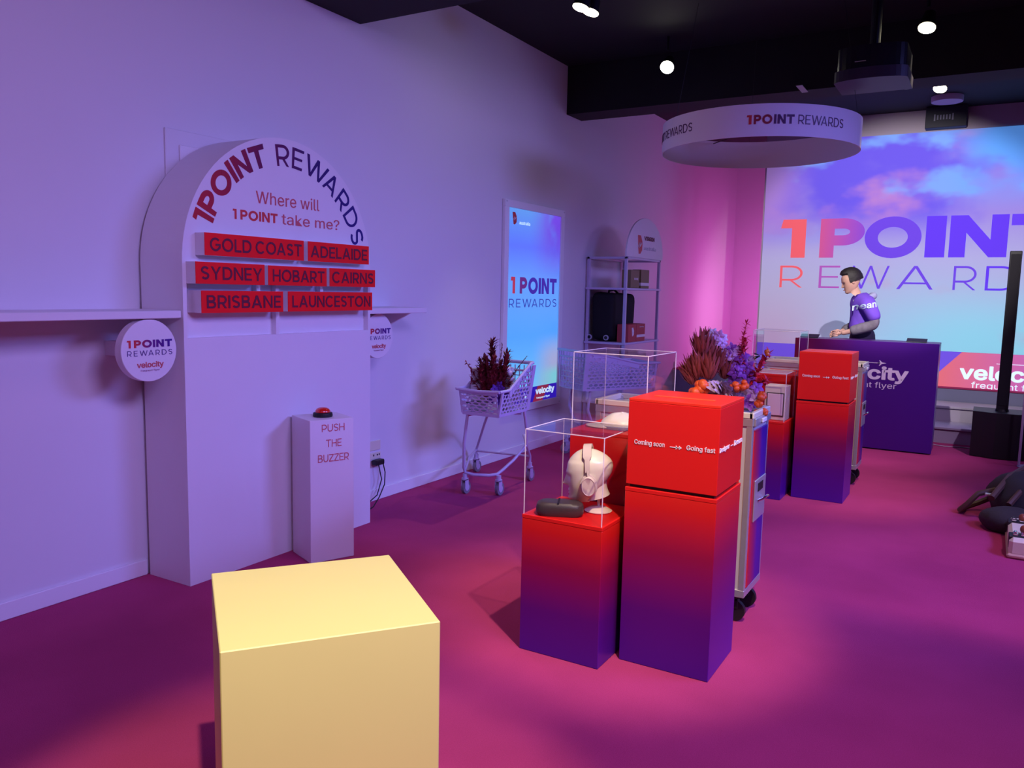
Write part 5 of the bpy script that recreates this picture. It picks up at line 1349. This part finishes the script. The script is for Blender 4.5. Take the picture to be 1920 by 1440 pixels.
# projector
pj = thing('ceiling_projector', 'black projector hanging from the ceiling right of the ring', 'projector', (6.3, .83, 3.0))
pts = []
for i in range(17):
    a = pi*.5 + pi*i/16; pts.append((6.20 + .09*cos(a), .835+.235*sin(a)))
pts += [(6.56, .60), (6.56, 1.07)]
mb = MB(); mb.prism([(6.38+(a-6.38)*.94, .835+(b-.835)*.94) for a, b in pts], lambda a, b, c: Vector((a, b, 3.06+c)), .15); mb.build('projector_body', mat('gloss_black', (.015, .015, .02), .25), pj)
mb = MB(); mb.prism(pts, lambda a, b, c: Vector((a, b, 2.985+c)), .074); mb.build('lower_tray', mat('charcoal', (.030, .022, .04), .5), pj)
mb = MB(); mb.cyl((6.35, .84, 3.211), (6.35, .84, 3.649), .035); mb.box(6.25, 6.45, .74, .94, 3.2105, 3.23); mb.build('ceiling_mount', BLACK, pj)
mb = MB(); mb.cyl((6.561, .64, 3.022), (6.60, .64, 3.02), .032); mb.build('lens', BLACK, pj)
mb = MB(); mb.box(6.118, 6.124, .86, .93, 3.10, 3.104); mb.build('edge_strip', mat('pale_strip', (.45, .5, .35), .3), pj)
spot('projector_beam', (6.64, .64, 3.02), (10.6, 1.0, 1.70), 470, (1.0, .93, .90), 56, .35, .015)
# round downlight housing and the dark unit above the screen
mb = MB(); mb.lathe([(.001, -.012), (.15, -.012), (.155, -.004), (.155, .045), (.001, .045)], (10.0, .57, 3.603), 36)
tag(mb.build('ceiling_disc', mat('mauve_disc', (.5, .44, .58), .6), origin=(10.0, .57, 3.6), smooth=True), 'round pale disc fixture on the ceiling above the screen', 'ceiling fixture')
wu = thing('wall_unit', 'dark boxy unit with a small vent on the wall above the screen', 'wall unit', (10.5, .6, 3.42))
mb = MB(); mb.box(10.45, 10.608, .39, .80, 3.415, 3.647, .004); mb.build('unit_body', mat('navy_black', (.012, .012, .03), .6), wu)
for k in range(7):
    mb = MB(); mb.box(10.446, 10.4498, .52+.03*k, .535+.03*k, 3.50 if k not in (0, 6) else 3.49, 3.55 if k not in (0, 6) else 3.56); mb.build('vent_slat', mat('grey_slat', (.2, .2, .3), .5), wu)
# air vents and small ceiling details
mb = MB(); mb.box(7.0, 7.25, 1.45, 1.50, 3.195, 3.1995); tag(mb.build('cable_clip', mat('grey_clip', (.35, .35, .4), .5), origin=(7.1, 1.47, 3.198)), 'small pale clip under the black ceiling beam', 'clip')
print('objects', len(bpy.data.objects))
